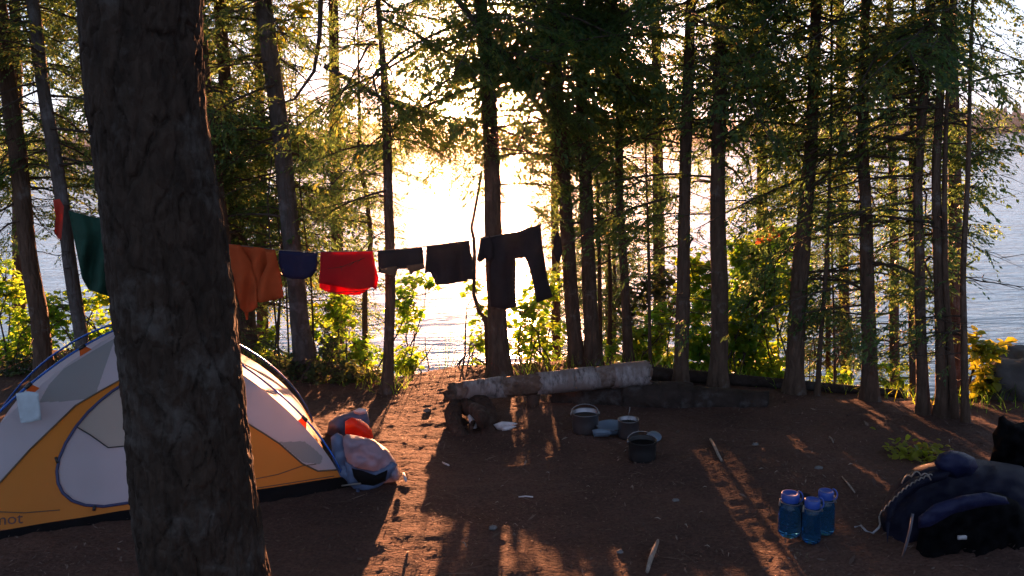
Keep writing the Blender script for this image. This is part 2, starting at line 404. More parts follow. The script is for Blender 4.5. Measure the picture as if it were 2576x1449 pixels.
tag(obj('water', MB().add([(-2500, 8, WATER), (2500, 8, WATER), (2500, 3500, WATER), (-2500, 3500, WATER)], [(0, 1, 2, 3)]), M['water']), kind='structure')

def far_shore():
    V = []; F = []; n = 160; prof = [(-1, 0.0), (0, .0), (.25, .35), (.55, .75), (1, 1.0), (1.8, .55), (2.6, 0)]
    hs = []
    for i in range(n+1):
        a = -62 + 124*i/n
        h = 13 + 12*(noise.noise(Vector((a*.05, 1.7, 0)))) + 5*noise.noise(Vector((a*.21, 4, 0)))
        hs.append(h)
        D = 520 + 60*noise.noise(Vector((a*.03, 9, 0))) + (60 if a > 15 else 0)
        for d, k in prof:
            R = D + d*70
            V.append((R*math.sin(math.radians(a)), R*math.cos(math.radians(a)), WATER - .6 + h*k + (1.5*noise.noise(Vector((a, d*3, 2))) if 0 < k < 1 else 0)))
    m = len(prof)
    for i in range(n):
        for j in range(m-1):
            F.append((i*m+j, (i+1)*m+j, (i+1)*m+j+1, i*m+j+1))
    tag(obj('hills', (V, F), M['hill']), kind='structure')
    t = MB()
    for _ in range(2600):
        i = random.randrange(n); j = random.random()
        d = random.uniform(.02, 1.05)
        a = -62 + 124*(i+j)/n
        D = 520 + 60*noise.noise(Vector((a*.03, 9, 0))) + (60 if a > 15 else 0)
        k = float(np.interp(d, [p[0] for p in prof], [p[1] for p in prof]))
        R = D + d*70; z = WATER - 1.2 + hs[i]*k
        hh = random.uniform(5, 9); rr = random.uniform(1.6, 3.0)
        x = R*math.sin(math.radians(a)); y = R*math.cos(math.radians(a))
        V = [(x + rr*math.cos(q*PI/3)*random.uniform(.7, 1.2), y + rr*math.sin(q*PI/3), z) for q in range(6)]
        V += [(x + rr*.45*math.cos(q*PI/3), y + rr*.45*math.sin(q*PI/3), z + hh*.6) for q in range(6)] + [(x, y, z + hh)]
        t.add(V, [(q, (q+1) % 6, 6+(q+1) % 6, 6+q) for q in range(6)] + [(6+q, 6+(q+1) % 6, 12) for q in range(6)])
    tag(obj('far_forest', t, M['farwood'], smooth=False), 'dark wooded far shore seen across the lake between the trunks', 'forest', kind='stuff')
far_shore()
def haze():
    m, nt, out = new_mat('glare_haze')
    v = N(nt, 'ShaderNodeVolumePrincipled'); v.inputs['Color'].default_value = (.86, .88, .92, 1)
    v.inputs['Density'].default_value = .0005; v.inputs['Anisotropy'].default_value = .97  # volume added to imitate the lens glare round the low sun
    nt.links.new(v.outputs[0], out.inputs['Volume'])
    tag(obj('haze', MB().box((0, 300, 22), (2400, 1400, 64)), m, smooth=False), 'thin haze added to stand in for lens glare round the sun', 'haze', kind='stuff')
haze()
# the woods carry on all round the camp, at the photographer's back too: low terrain rise only
# ------------------------------------------------------------------ foliage density, read off the photograph (rows of 100 px)
rows = [
 [6,7,6,6,6,6,6,7,5,8,7,9,10,10,10,9,8,6,8,8,6,6,6,8,5,4],
 [5,5,6,6,6,6,6,6,4,6,7,8,9,9,9,9,7,7,8,8,7,7,8,10,7,4],
 [4,5,7,7,7,7,8,4,2,6,6,8,7,7,9,9,9,8,9,9,8,8,7,7,6,5],
 [7,7,8,8,8,9,9,9,8,9,8,9,9,8,9,8,7,4,6,8,8,8,8,8,8,6],
 [8,7,8,8,8,9,9,8,8,8,6,3,4,5,7,5,6,3,4,6,7,5,5,6,6,0],
 [7,7,8,8,8,9,8,8,8,6,1,1,1,5,6,6,6,3,4,7,7,6,6,7,7,0],
 [7,6,8,8,8,8,7,7,6,5,1,1,2,4,5,5,6,4,6,7,6,5,5,5,3,0],
 [7,7,7,7,7,7,6,5,5,5,2,0,2,4,5,4,5,5,6,7,5,4,4,3,1,0],
 [7,7,7,7,7,7,6,6,6,6,3,0,3,4,4,3,4,4,5,6,5,3,3,3,2,0],
 [6,6,6,6,6,6,6,7,7,6,2,0,4,5,5,4,4,4,5,5,3,2,3,2,2,0],
]
DG = np.array(rows, float)/10.0
DG[4:, 17:24] *= .72; DG[2:4, 18:25] *= .88; DG[0:4, 10:16] = np.minimum(1, DG[0:4, 10:16]*1.06)
def dens_at(px, py):
    gx = np.clip(px/99.08 - .5, 0, 24.999); gy = np.clip(py/100.0 - .5, 0, 8.999)
    x0 = gx.astype(int); y0 = gy.astype(int); fx = gx-x0; fy = gy-y0
    d = (DG[y0, x0]*(1-fx)+DG[y0, x0+1]*fx)*(1-fy) + (DG[y0+1, x0]*(1-fx)+DG[y0+1, x0+1]*fx)*fy
    return d
OPEN = [(1100, 530, 85, 75, 1), (1180, 780, 60, 160, 1), (1290, 515, 40, 75, 1), (2555, 640, 75, 260, 1), (800, 205, 60, 38, .8),
        (110, 235, 55, 35, .7), (1930, 420, 40, 40, .6), (2470, 800, 70, 60, .5), (1290, 235, 26, 22, .6)]
def keep_prob(px, py):
    p = dens_at(px, py)
    for (cx, cy, rx, ry, s) in OPEN:
        q = ((px-cx)/rx)**2 + ((py-cy)/ry)**2
        p = np.where(q < 1, p*(1-s), p)
    return p

# ------------------------------------------------------------------ conifers
def make_template(seed, droop=.25, wide=.42):
    r = np.random.default_rng(seed)
    Q = []; cid = []; C = []; tw = []
    ns = 26
    main = lambda t: np.array([t, .05*math.sin(t*5+seed), -droop*t*t])
    def leaflets(base, dr, s, step, ci, l0, l1):
        m = max(2, int(s/step))
        for k in range(1, m+1):
            u = s*k/m; p = base + dr*u + np.array([0, 0, -.28*u*u/max(s, .1)])
            for sd in ((-1, 1) if k < m else (0, 1)):
                b2 = math.radians(36*sd + r.uniform(-16, 16)); ca, sa = math.cos(b2), math.sin(b2)
                d = np.array([dr[0]*ca - dr[1]*sa, dr[0]*sa + dr[1]*ca, dr[2] + r.uniform(-1.0, .15)]); d /= np.linalg.norm(d)
                l = r.uniform(l0, l1); w = r.uniform(.0045, .0088)
                nrm = np.cross(d, np.array([r.uniform(-1, 1), r.uniform(-1, 1), 1.0])); nrm /= np.linalg.norm(nrm)
                Q.append([p, p + d*l*.5 + nrm*w, p + d*l, p + d*l*.5 - nrm*w]); cid.append(ci)
    for i in range(ns):
        t = .10 + .90*i/(ns-1); side = 1 if i % 2 else -1
        s = wide*(1-t)**.55*r.uniform(.6, 1.15) + .09
        a = math.radians(r.uniform(38, 70))
        base = main(t); dr = np.array([math.cos(a), side*math.sin(a), r.uniform(-.35, .12)]); dr /= np.linalg.norm(dr)
        pe = lambda u: base + dr*u + np.array([0, 0, -.28*u*u/max(s, .1)])
        ci = len(C); C.append(pe(s*.3)); C.append(pe(s*.8))
        leaflets(base, dr, s*.55, .026, ci, .03, .055)
        leaflets(pe(s*.55), dr + np.array([0, 0, -.3]), s*.45, .024, ci+1, .028, .05)
        for q in range(3 if s > .2 else 2):
            u = s*r.uniform(.2, .85); b2 = math.radians(r.choice((-1, 1))*r.uniform(30, 60)); ca, sa = math.cos(b2), math.sin(b2)
            d2 = np.array([dr[0]*ca - dr[1]*sa, dr[0]*sa + dr[1]*ca, dr[2] + r.uniform(-.5, .1)]); d2 /= np.linalg.norm(d2)
            leaflets(pe(u), d2, s*r.uniform(.25, .45), .026, ci + (1 if u > s*.55 else 0), .025, .048)
        tw.append((base, pe(s*.5), pe(s*.97)))
    return np.array(Q), np.array(cid), np.array(C), tw, [main(t) for t in np.linspace(0, 1, 7)]
TPL = [make_template(s, droop=d, wide=w) for s, d, w in ((1, .18, .42), (2, .30, .38), (3, .42, .45), (4, .12, .34), (5, .55, .40), (6, .25, .5))]

def crown_np(branches, prune=True, strip=True):
    """branches: (origin, azimuth, pitch, length, template). Returns quads of the leaves and a wood mesh builder."""
    out = []; wood = MB()
    for (o, az, pt, Ln, ti) in branches:
        Q, cid, C, tw, ml = TPL[ti]
        R = (Matrix.Rotation(az, 3, 'Z') @ Matrix.Rotation(-pt, 3, 'Y') @ Matrix.Rotation(random.uniform(-.35, .35), 3, 'X'))
        Rn = np.array(R)*Ln; on = np.array(o)
        Cw = C @ Rn.T + on
        keep = np.ones(len(C), bool)
        if prune:
            pp = proj(Cw); infr = (pp[:, 0] > -60) & (pp[:, 0] < 3300) & (pp[:, 1] > -60) & (pp[:, 1] < 1100) & (Cw[:, 1] > 1)
            cl = np.array([noise.noise(Vector(c)*2.1) + .5*noise.noise(Vector(c)*5.5) for c in Cw])*.6
            dd_ = np.clip(keep_prob(pp[:, 0], pp[:, 1]), 0, 1); pr = 1 - (1 - .97*dd_)**(.28 + .13*dd_**4)
            keep &= ~infr | (RNG.random(len(C)) < np.clip(pr + cl*.8*(pr < .97), 0, 1)) & (pr > .05)
        keep &= (np.linalg.norm(Cw - np.array(CAMP), axis=1) > 3.6) | (Cw[:, 1] < .3)
        if strip:      # the open lane through the shore brush that the low sun shines along
            hh = .055*(Cw[:, 1]-3) + .35
            keep &= ~((Cw[:, 0] > -.95) & (Cw[:, 0] < -.34) & (Cw[:, 2] < hh) & (Cw[:, 1] > 2))
        kq = keep[cid]
        if kq.any():
            out.append((Q[kq].reshape(-1, 3) @ Rn.T + on).reshape(-1, 4, 3))
        te = -1
        if Ln > .35 and keep.mean() > .15:
            tm = float(np.quantile(C[keep][:, 0], .92)); mm = [p for p, t in zip(ml, np.linspace(0, 1, 7)) if t <= max(.34, tm)]; te = (len(mm)-1)/6
            pts = [Vector(on + np.array(p) @ Rn.T) for p in mm]
            wood.tube(pts, [max(.002, .010*Ln*(1-.85*i/6)) for i in range(len(pts))], 5, cap=False)
        for i, t3 in enumerate(tw):
            if .10 + .90*i/25 <= te + .01 and (keep[2*i] or keep[2*i+1] or random.random() < .05):
                wood.tube([Vector(on + np.array(p) @ Rn.T) for p in t3], [.0026*max(Ln, .7), .0017, .0008], 3, cap=False)
    if out: A = np.concatenate(out)
    else: A = np.zeros((0, 4, 3))
    return A, wood
def quads_obj(name, A, mat, parent):
    n = len(A)
    return obj(name, (A.reshape(-1, 3), np.arange(n*4).reshape(n, 4)), mat, parent, smooth=False)

def trunk_path(pix, depth, H, base_z):
    """pixel path (x, y, width) in a vertical plane at a distance -> 3-D centre line with radii, carried to the ground and up to H"""
    pts = []
    for (x, y, w) in sorted(pix, key=lambda q: -q[1]):
        p = P(x, y, depth); r = w/2*(depth/FOC)*1.03
        pts.append((p, r))
    lo = pts[0]; lo2 = pts[1]
    if lo[0].z > base_z - .15:
        d = (lo[0]-lo2[0])/max(1e-3, (lo2[0].z-lo[0].z)); k = (lo[0].z - (base_z-.2))
        pts.insert(0, (lo[0] + Vector((d.x, 0, -1))*k*Vector((1, 0, 1)).length*.7071 if False else Vector((lo[0].x + d.x*k, depth, base_z-.2)), lo[1]*1.18))
    hi = pts[-1]; hi2 = pts[-2]
    sl = (hi[0]-hi2[0])/max(1e-3, hi[0].z-hi2[0].z)
    z = hi[0].z; p = hi[0].copy(); r0 = hi[1]; dx = sl.x
    while z < H - .01:
        st = min(.9, H-z); z += st; dx *= .8
        p = Vector((p.x + dx*st + random.uniform(-.02, .02), p.y + random.uniform(-.03, .03), z))
        pts.append((p, max(.008, r0*(1 - (z-hi[0].z)/(H-hi[0].z)*.93))))
    return pts
def trunk_mesh(pts, sides=16, mb=None, rough=.05, step=.10):
    mb = mb or MB()
    Zs = [p.z for p, r in pts]
    zz = [Zs[0]]
    top_fine = 4.2
    while zz[-1] < Zs[-1]: zz.append(min(Zs[-1], zz[-1] + (step if zz[-1] < top_fine else .45)))
    P3 = [(float(np.interp(z, Zs, [p.x for p, r in pts])), float(np.interp(z, Zs, [p.y for p, r in pts])), z) for z in zz]
    Rr = [float(np.interp(z, Zs, [r for p, r in pts])) for z in zz]
    V = []; F = []; sd = random.uniform(0, 50)
    zb = zz[0]+.2
    for (x, y, z), r in zip(P3, Rr):
        fl_ = math.exp(-max(0, z-zb)/.10)
        wx = .012*noise.noise(Vector((z*1.1, sd, 1))); wy = .012*noise.noise(Vector((z*1.1, sd, 9)))
        for k in range(sides):
            t = 2*PI*k/sides
            flare = 1 + fl_*(.28 + .38*max(0, noise.noise(Vector((math.cos(t)*1.9, math.sin(t)*1.9, sd)))*2))
            k1 = 1 + rough*1.6*noise.noise(Vector((math.cos(t)*1.3, math.sin(t)*1.3, z*2.2+sd))) + rough*1.3*noise.noise(Vector((math.cos(t)*3.5, math.sin(t)*3.5, z*9+sd)))
            V.append((x + wx + r*flare*k1*math.cos(t), y + wy + r*flare*k1*math.sin(t), z))
    n = len(P3)
    for i in range(n-1):
        for k in range(sides):
            k2 = (k+1) % sides; F.append((i*sides+k, i*sides+k2, (i+1)*sides+k2, (i+1)*sides+k))
    F.append(tuple((n-1)*sides+k for k in range(sides)))
    mb.add(V, F)
    return mb, (Zs, pts)

def conifer(name, label, pix, base=None, depth=None, H=9.0, z0=1.2, nb=70, Lr=(.7, 1.5), cat='conifer tree', group='conifers along the lake shore',
            mat='bark', sides=16, bare=10, aim=None, leaf='needle', prune=True, leafmat=None, pitch=(-.35, .25), upscale=1.5, extra=(), lowb=(0, 0), clear=True):
    if base is not None:
        g = G(*base); depth = g.y; gx = g.x
    else:
        q = P(pix[-1][0], pix[-1][1], depth); gx = q.x
    bz = gz(gx, depth)
    pts = trunk_path(pix, depth, H, bz)
    root = thing(name, label, cat, (pts[0][0].x, depth, bz), group)
    mb, (Zs, pp) = trunk_mesh(pts, sides)
    def at(z): return Vector((float(np.interp(z, Zs, [p.x for p, r in pp])), float(np.interp(z, Zs, [p.y for p, r in pp])), z))
    br = []
    for i in range(nb):
        f = (i+.5)/nb; zm = min(4.4, H*.8)
        z = z0 + (zm-z0)*f/.72 if f < .72 else zm + (H - zm - .1)*(f-.72)/.28
        prof = (1 - ((z-z0)/(H-z0))**1.4)*.85 + .15
        Ln = random.uniform(*Lr)*prof*(1 if z < 4.5 else upscale)
        az_ = random.uniform(0, 2*PI) if (z > 2.55 or not clear) else random.uniform(.12, PI-.12)     # shaded lake-side boughs survive; the camp side is bare low down
        br.append((at(z), az_, random.uniform(*pitch), max(.3, Ln), random.randrange(6)))
    for (z, az, pt, Ln, ti) in extra: br.append((at(z), math.radians(az), math.radians(pt), Ln, ti))
    for i in range(lowb[0]):
        br.append((at(random.uniform(bz+.25, lowb[1])), random.uniform(0, 2*PI), random.uniform(-.4, .2), random.uniform(.35, .8), random.randrange(6)))
    A, wood = crown_np(br, prune)
    # dead bare twigs low on the trunk
    for _ in range(bare):
        z = random.uniform(bz+.35, min(3.4, H*.8)); o = at(z); a = random.uniform(0, 2*PI); l = random.uniform(.15, .75)
        q = o.copy(); pl = [q.copy()]; dz = random.uniform(-.35, .25); seg = 5; aa = a
        for k in range(seg):
            aa += random.uniform(-.3, .3); q = q + Vector((math.cos(aa), math.sin(aa), dz + random.uniform(-.2, .2)))*(l/seg); pl.append(q.copy())
        wood.tube(pl, [.005-.0008*k for k in range(seg+1)], 4, cap=False)
        for k in (2, 3, 4):
            e = pl[k]; a3 = aa + random.choice((-1, 1))*random.uniform(.5, 1.1); ll = l*.35
            e2 = e + Vector((math.cos(a3), math.sin(a3), random.uniform(-.4, .3)))*ll*.5; e3 = e2 + Vector((math.cos(a3+.2), math.sin(a3+.2), random.uniform(-.5, .2)))*ll*.5
            wood.tube([e, e2, e3], [.003, .002, .001], 3, cap=False)
    obj('trunk', mb, M[mat], root)
    if wood.v: obj('branches', wood, M['twig'], root)
    if len(A): quads_obj('crown', A, leafmat or M[leaf], root)
    return root

BOUGHS = [(z + .13*j, a + 17*j, -8 - 5*j, 1.55 - .08*j, t) for j, (z, a, t) in enumerate(((2.55, 200, 2), (2.6, 160, 4), (2.65, 245, 1), (2.7, 300, 2), (2.7, 340, 4), (2.75, 20, 1), (2.8, 190, 5)))] + [(3.0, 170, -5, 1.7, 4), (3.1, 215, -10, 1.7, 2), (3.2, 330, -8, 1.7, 5), (3.25, 265, -12, 1.4, 4)]
# --- the row of trunks along the crest (pixel centre lines and widths traced from the photograph)
conifer('conifer', 'leaning dark trunk at the far left edge beside the green towel', [(-8, 0, 34), (18, 190, 36), (46, 381, 38), (69, 626, 39), (100, 800, 41), (112, 930, 44)], depth=7.2, H=10, z0=1.5, nb=80, bare=8)
conifer('conifer', 'grey barked leaning trunk with the green towel hanging against it', [(80, 0, 27), (105, 190, 28), (137, 381, 30), (172, 626, 31), (203, 855, 32), (212, 950, 34)], depth=6.75, H=9.5, z0=1.9, nb=55, mat='bark_grey', bare=8)
conifer('conifer', 'dark upright trunk showing just right of the big foreground trunk at the top', [(495, 0, 28), (520, 300, 32), (560, 600, 36), (590, 900, 42)], depth=7.4, H=10, z0=1.0, nb=110, bare=8, Lr=(.8, 1.5), lowb=(10, 1.2))
conifer('conifer', 'slim trunk wrapped in dark drooping foliage behind the orange shirt', [(552, 0, 26), (575, 300, 30), (600, 600, 36), (630, 900, 48)], depth=8.3, H=11, z0=.6, nb=120, bare=6, Lr=(.8, 1.5), lowb=(14, .8))
conifer('conifer', 'thick grey brown trunk rising behind the blue shorts on the line', [(660, 0, 40), (686, 190, 40), (709, 381, 41), (736, 626, 43), (762, 855, 48), (770, 950, 56)], depth=7.3, H=11, z0=1.4, nb=85, mat='bark_grey', bare=14)
conifer('sapling_conifer', 'thin crooked sapling behind the red shorts on the line', [(905, 335, 9), (904, 420, 11), (922, 480, 11), (935, 600, 12), (918, 740, 13), (918, 862, 15)], depth=8.2, H=3.4, z0=1.2, nb=26, Lr=(.4, .8), bare=12, sides=10)
conifer('conifer', 'slender trunk right of the red shorts where the black boxer shorts hang', [(958, 95, 12), (968, 228, 20), (976, 381, 22), (977, 473, 23), (982, 740, 25), (976, 931, 28)], base=(976, 986), H=8, z0=1.3, nb=75, extra=[(z+.15, a+75, p, l*.8, t) for z, a, p, l, t in BOUGHS[:6]], Lr=(.6, 1.2), bare=12)
conifer('conifer', 'trunk directly behind the long black trousers, nearest the sun', [(1215, 0, 22), (1226, 152, 34), (1238, 419, 40), (1243, 587, 42), (1252, 855, 50), (1257, 930, 58)], base=(1258, 948), H=9, z0=1.5, nb=85, Lr=(.8, 1.3), bare=10,
        extra=[(1.95, 205, -32, 1.0, 2), (2.0, 190, -25, .9, 1), (2.1, 215, -38, .95, 4), (1.9, -15, -5, .55, 3)] + BOUGHS)
conifer('conifer', 'left one of the close pair of trunks behind the birch log, beside the sock', [(1395, 100, 26), (1405, 250, 30), (1412, 362, 32), (1420, 473, 32), (1435, 702, 35), (1448, 893, 38)], depth=7.35, H=9, z0=1.3, nb=80, bare=10, extra=BOUGHS[1:11:2])
conifer('conifer', 'right one of the close pair of trunks behind the birch log', [(1455, 60, 24), (1468, 300, 30), (1473, 473, 33), (1483, 702, 35), (1491, 893, 40)], depth=7.3, H=9.5, z0=1.3, nb=85, bare=10, extra=[(z+.1, a+40, p, l, t) for z, a, p, l, t in BOUGHS[::2]])
conifer('sapling_conifer', 'thin dark sapling touching the right side of the close pair of trunks', [(1500, 430, 6), (1505, 560, 9), (1508, 700, 10), (1510, 930, 12)], depth=8.0, H=2.4, z0=.9, nb=16, Lr=(.3, .6), bare=12, sides=8)
conifer('sapling_conifer', 'thin sapling with a forked top between the close pair and the curved trunk', [(1531, 600, 7), (1535, 702, 10), (1534, 905, 13)], depth=8.2, H=2.2, z0=.8, nb=14, Lr=(.3, .55), bare=14, sides=8)
conifer('conifer', 'slim gently curved trunk rising behind the thick end of the birch log', [(1545, 0, 16), (1557, 266, 19), (1558, 473, 20), (1571, 702, 22), (1580, 893, 25)], depth=7.4, H=8.5, z0=1.0, nb=80, Lr=(.6, 1.2), bare=14)
conifer('sapling_conifer', 'thread thin sapling with reddish twigs at the right end of the birch log', [(1626, 480, 5), (1629, 600, 7), (1635, 800, 8), (1637, 975, 9)], depth=7.1, H=2.3, z0=.9, nb=14, Lr=(.3, .6), bare=16, sides=8)
conifer('conifer', 'straight dark trunk left of the pair behind the dark log, reddish on its left side', [(1738, 0, 23), (1725, 343, 28), (1723, 473, 28), (1719, 702, 33), (1714, 931, 37)], base=(1714, 966), H=10, z0=1.2, nb=90, bare=12, extra=[(z+.1, a+110, p, l, t) for z, a, p, l, t in BOUGHS[2:11:3]])
conifer('conifer', 'thick straight trunk with smooth bark in the middle of the right half', [(1817, 0, 29), (1808, 343, 34), (1805, 473, 36), (1810, 702, 41), (1807, 931, 44)], base=(1808, 972), H=11, z0=1.3, nb=90, bare=10)
conifer('conifer', 'broad trunk tilting right at the right side of the yellow green bush', [(2051, 0, 25), (2046, 228, 26), (2040, 381, 30), (2029, 473, 34), (2012, 702, 41), (2000, 931, 45)], base=(1999, 988), H=10, z0=.8, nb=110, bare=16)
conifer('sapling_conifer', 'thin pole like sapling leaning right beside the broad tilted trunk', [(2090, 330, 7), (2086, 473, 8), (2076, 702, 11), (2060, 931, 13)], base=(2058, 993), H=3.6, z0=1.2, nb=22, Lr=(.4, .7), bare=16, sides=8)
conifer('sapling_conifer', 'thinnest sapling standing between the pole like sapling and the next trunk', [(2094, 650, 5), (2097, 800, 6), (2101, 960, 8)], depth=6.9, H=1.7, z0=.5, nb=10, Lr=(.25, .5), bare=14, sides=7)
conifer('conifer', 'dark trunk flaring at its foot where the thin fallen pole ends', [(2175, 0, 20), (2170, 228, 24), (2168, 381, 27), (2174, 473, 28), (2179, 702, 33), (2188, 931, 38)], base=(2192, 1008), H=10, z0=.7, nb=110, bare=20)
conifer('conifer', 'thinner left stem of the twin trunks at the right', [(2300, 100, 11), (2290, 473, 13), (2292, 702, 14), (2299, 1000, 17)], depth=6.25, H=7.5, z0=2.2, nb=40, bare=14, sides=12)
conifer('conifer', 'thicker right stem of the twin trunks at the right', [(2338, 0, 20), (2324, 190, 22), (2309, 473, 22), (2312, 702, 25), (2319, 931, 28)], base=(2322, 1042), H=10, z0=.8, nb=105, bare=14)
conifer('conifer', 'dark trunk right of the twin trunks with another stem close behind it', [(2378, 0, 16), (2368, 190, 18), (2355, 400, 20), (2355, 473, 21), (2360, 702, 25), (2367, 931, 30)], base=(2368, 1048), H=9, z0=.7, nb=90, bare=14)
conifer('conifer', 'slim stem close behind the trunk right of the twin trunks, red at its foot', [(2380, 330, 10), (2376, 473, 12), (2380, 702, 14), (2393, 931, 18)], base=(2396, 1052), H=6, z0=1.8, nb=40, Lr=(.5, 1), bare=10, sides=10)
conifer('cedar', 'rightmost slim cedar with feathery sprays spreading over the open water', [(2440, 300, 9), (2434, 473, 12), (2424, 702, 14), (2426, 931, 17)], base=(2427, 1062), H=5.5, z0=.7, nb=110, Lr=(.5, .95), bare=8, sides=10, pitch=(-.2, .35), cat='cedar tree', lowb=(6, .9))
# --- trees behind the crest, down the bank
BG = [(45, 10.2, 'conifer furthest back behind the leaning trunk at the left edge', 110), (300, 9.6, 'bushy conifer standing behind the big foreground trunk', 120), (430, 10.8, 'tall conifer hidden behind the big foreground trunk', 110),
      (655, 9.8, 'dense conifer behind the orange shirt and blue shorts', 130), (845, 10.6, 'brown tinged conifer behind the left part of the red shorts', 130),
      (1395, 11.0, 'conifer further down the bank behind the close pair of trunks', 80), (1655, 10.4, 'airy conifer down the bank between the curved and the straight trunk', 90),
      (1915, 10.6, 'conifer down the bank behind the yellow green bush', 90), (2120, 9.6, 'conifer down the bank right of the broad tilted trunk', 100),
      (2245, 9.2, 'conifer down the bank left of the twin trunks', 100), (2400, 9.0, 'conifer down the bank behind the slim stems at the right', 80)]
for px, dep, lab, nb in BG:
    w = random.uniform(18, 30)
    conifer('conifer', lab, [(px-8, 0, w*.8), (px, 400, w), (px+6, 900, w*1.2)], depth=dep, H=random.uniform(8.5, 12), z0=gz(P(px, 600, dep).x, dep)+(1.2 if px > 600 else 3.2), nb=int(nb*1.15), Lr=(.8, 1.6), bare=10, sides=10, upscale=1.7)

for px, dep, lab in ((1664, 10.2, 'short bushy conifer added to block low sun behind the straight dark trunk'),):
    zb_ = gz(P(px, 600, dep).x, dep)
    conifer('sun_block_conifer', lab, [(px, 640, 8), (px, 900, 14)], depth=dep, H=1.75, z0=zb_+.3, nb=75, Lr=(.6, 1.0), bare=0, sides=8, cat='sun-blocking conifer')  # conifer put in down the bank to block the low sun
for xx, dep, lab in ((1.22, 9.6, 'small added sun-blocking conifer just behind the curved trunk and the birch log end'), (.95, 13.2, 'added sun-blocking conifer beyond the gap right of the trouser legs'), (1.5, 12.6, 'added sun-blocking conifer between the close pair and the curved trunk'), (3.7, 9.4, 'added sun-blocking conifer behind the pole like sapling, down the bank')):
    px = 1288 + FOC*xx/dep
    conifer('sun_block_conifer', lab, [(px, 640, 8), (px, 900, 14)], depth=dep, H=1.9, z0=-.75, nb=60, Lr=(.5, .85), bare=0, sides=8, cat='sun-blocking conifer', prune=False, clear=False)  # added conifers that keep sun streaks off the right of the clearing
# --- overhanging boughs nearest the camera belong to the big foreground tree
def big_tree():
    D = 2.35
    pix = [(348, 0), (368, 276), (392, 483), (425, 724), (455, 966), (480, 1207), (507, 1449)]
    wid = [284, 280, 288, 296, 302, 312, 322]
    pts = []
    for (x, y), w in zip(pix, wid):
        pts.append((P(x, y, D), w/2*D/FOC))
    Zs = [p.z for p, r in pts][::-1]
    Xs = [p.x for p, r in pts][::-1]; Rs = [r for p, r in pts][::-1]
    zb = gz(Xs[0], D) - .15
    V = []; F = []; sides = 200
    zz = list(np.arange(zb, 3.2, .0075)) + list(np.arange(3.2, 11, .25))
    sx = (Xs[-1]-Xs[0])/(Zs[-1]-Zs[0])
    for z in zz:
        if z < Zs[0]: x = Xs[0] + sx*(z-Zs[0]); r = Rs[0]*(1 + .5*max(0, (Zs[0]-z))/1.2)
        elif z > Zs[-1]: x = Xs[-1] + sx*(z-Zs[-1])*.8; r = Rs[-1]*max(.08, 1-(z-Zs[-1])/9)
        else: x = float(np.interp(z, Zs, Xs)); r = float(np.interp(z, Zs, Rs))
        if z < zb+.4: r *= 1 + .4*(1-(z-zb)/.4)**2
        for k in range(sides):
            t = 2*PI*k/sides; c, s = math.cos(t), math.sin(t)
            if z < 3.2:
                q = Vector((c*r*16, s*r*16, z*5.5)); q2 = Vector((c*r*42, s*r*42, z*17))
                n1 = noise.noise(q + Vector((.5*noise.noise(q*1.7), 0, 3)))
                pl = (max(0, .09-abs(n1))/.09)**1.2      # furrows between the bark plates
                d = -.012*pl + .007*noise.noise(q*.5) + .0045*noise.noise(q2) + .006*max(0, noise.noise(q*.35+Vector((7, 1, 1))))
                d += -.004*(max(0, .12-abs(noise.noise(Vector((c*r*34, s*r*34, z*9)))))/.12) + .0035*noise.noise(Vector((c*r*80, s*r*80, z*42)))
                d += .012*noise.noise(Vector((c*1.2, s*1.2, z*2.3)))
            else: d = 0
            V.append((x + (r+d)*c, D + .02 + (r+d)*s, z))
    n = len(zz)
    A = np.arange(n*sides).reshape(n, sides)
    F = np.stack([A[:-1], np.roll(A[:-1], -1, 1), np.roll(A[1:], -1, 1), A[1:]], -1).reshape(-1, 4)
    root = thing('large_tree', 'very thick dark furrowed trunk standing in front of the tent', 'tree', (Xs[0], D, zb+.15))
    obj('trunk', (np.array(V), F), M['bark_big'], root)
    br = []
    for i in range(46):
        z = random.uniform(3.9, 10.5); br.append((Vector((Xs[-1] + sx*(z-Zs[-1])*.8, D, z)), random.uniform(0, 2*PI), random.uniform(-.25, .3), random.uniform(1.4, 2.6)*(1-(z-4)/14), random.randrange(6)))
    A, wood = crown_np(br, prune=True)
    obj('branches', wood, M['twig'], root); quads_obj('crown', A, M['needle'], root)
big_tree()

# ------------------------------------------------------------------ broadleaf shrubs
def leaf_quads(C, size, r, droop=.3):
    """C: leaf base points (n,3); each leaf is two halves folded on the midrib"""
    n = len(C); az = r.uniform(0, 2*PI, n); el = r.uniform(-.9, .5, n)
    d = np.stack([np.cos(az)*np.cos(el), np.sin(az)*np.cos(el), np.sin(el)], 1)
    ref = np.stack([r.uniform(-.6, .6, n), r.uniform(-.9, .3, n), np.ones(n)], 1)
    s = np.cross(d, ref); s /= np.linalg.norm(s, axis=1, keepdims=True)
    nn = np.cross(s, d)
    L = r.uniform(size[0], size[1], n)[:, None]; Wd = L*r.uniform(.30, .42, n)[:, None]
    b = C; tip = C + d*L - nn*L*.1
    a1 = C + d*L*.30 + s*Wd + nn*Wd*.3; a2 = C + d*L*.68 + s*Wd*.8 + nn*Wd*.2
    c1 = C + d*L*.30 - s*Wd + nn*Wd*.3; c2 = C + d*L*.68 - s*Wd*.8 + nn*Wd*.2
    V = np.stack([b, a1, a2, tip, c2, c1], 1).reshape(-1, 3)
    k = np.arange(n)[:, None]*6
    F = np.concatenate([k + np.array([[0, 1, 2, 3]]), k + np.array([[0, 3, 4, 5]])])
    return V, F
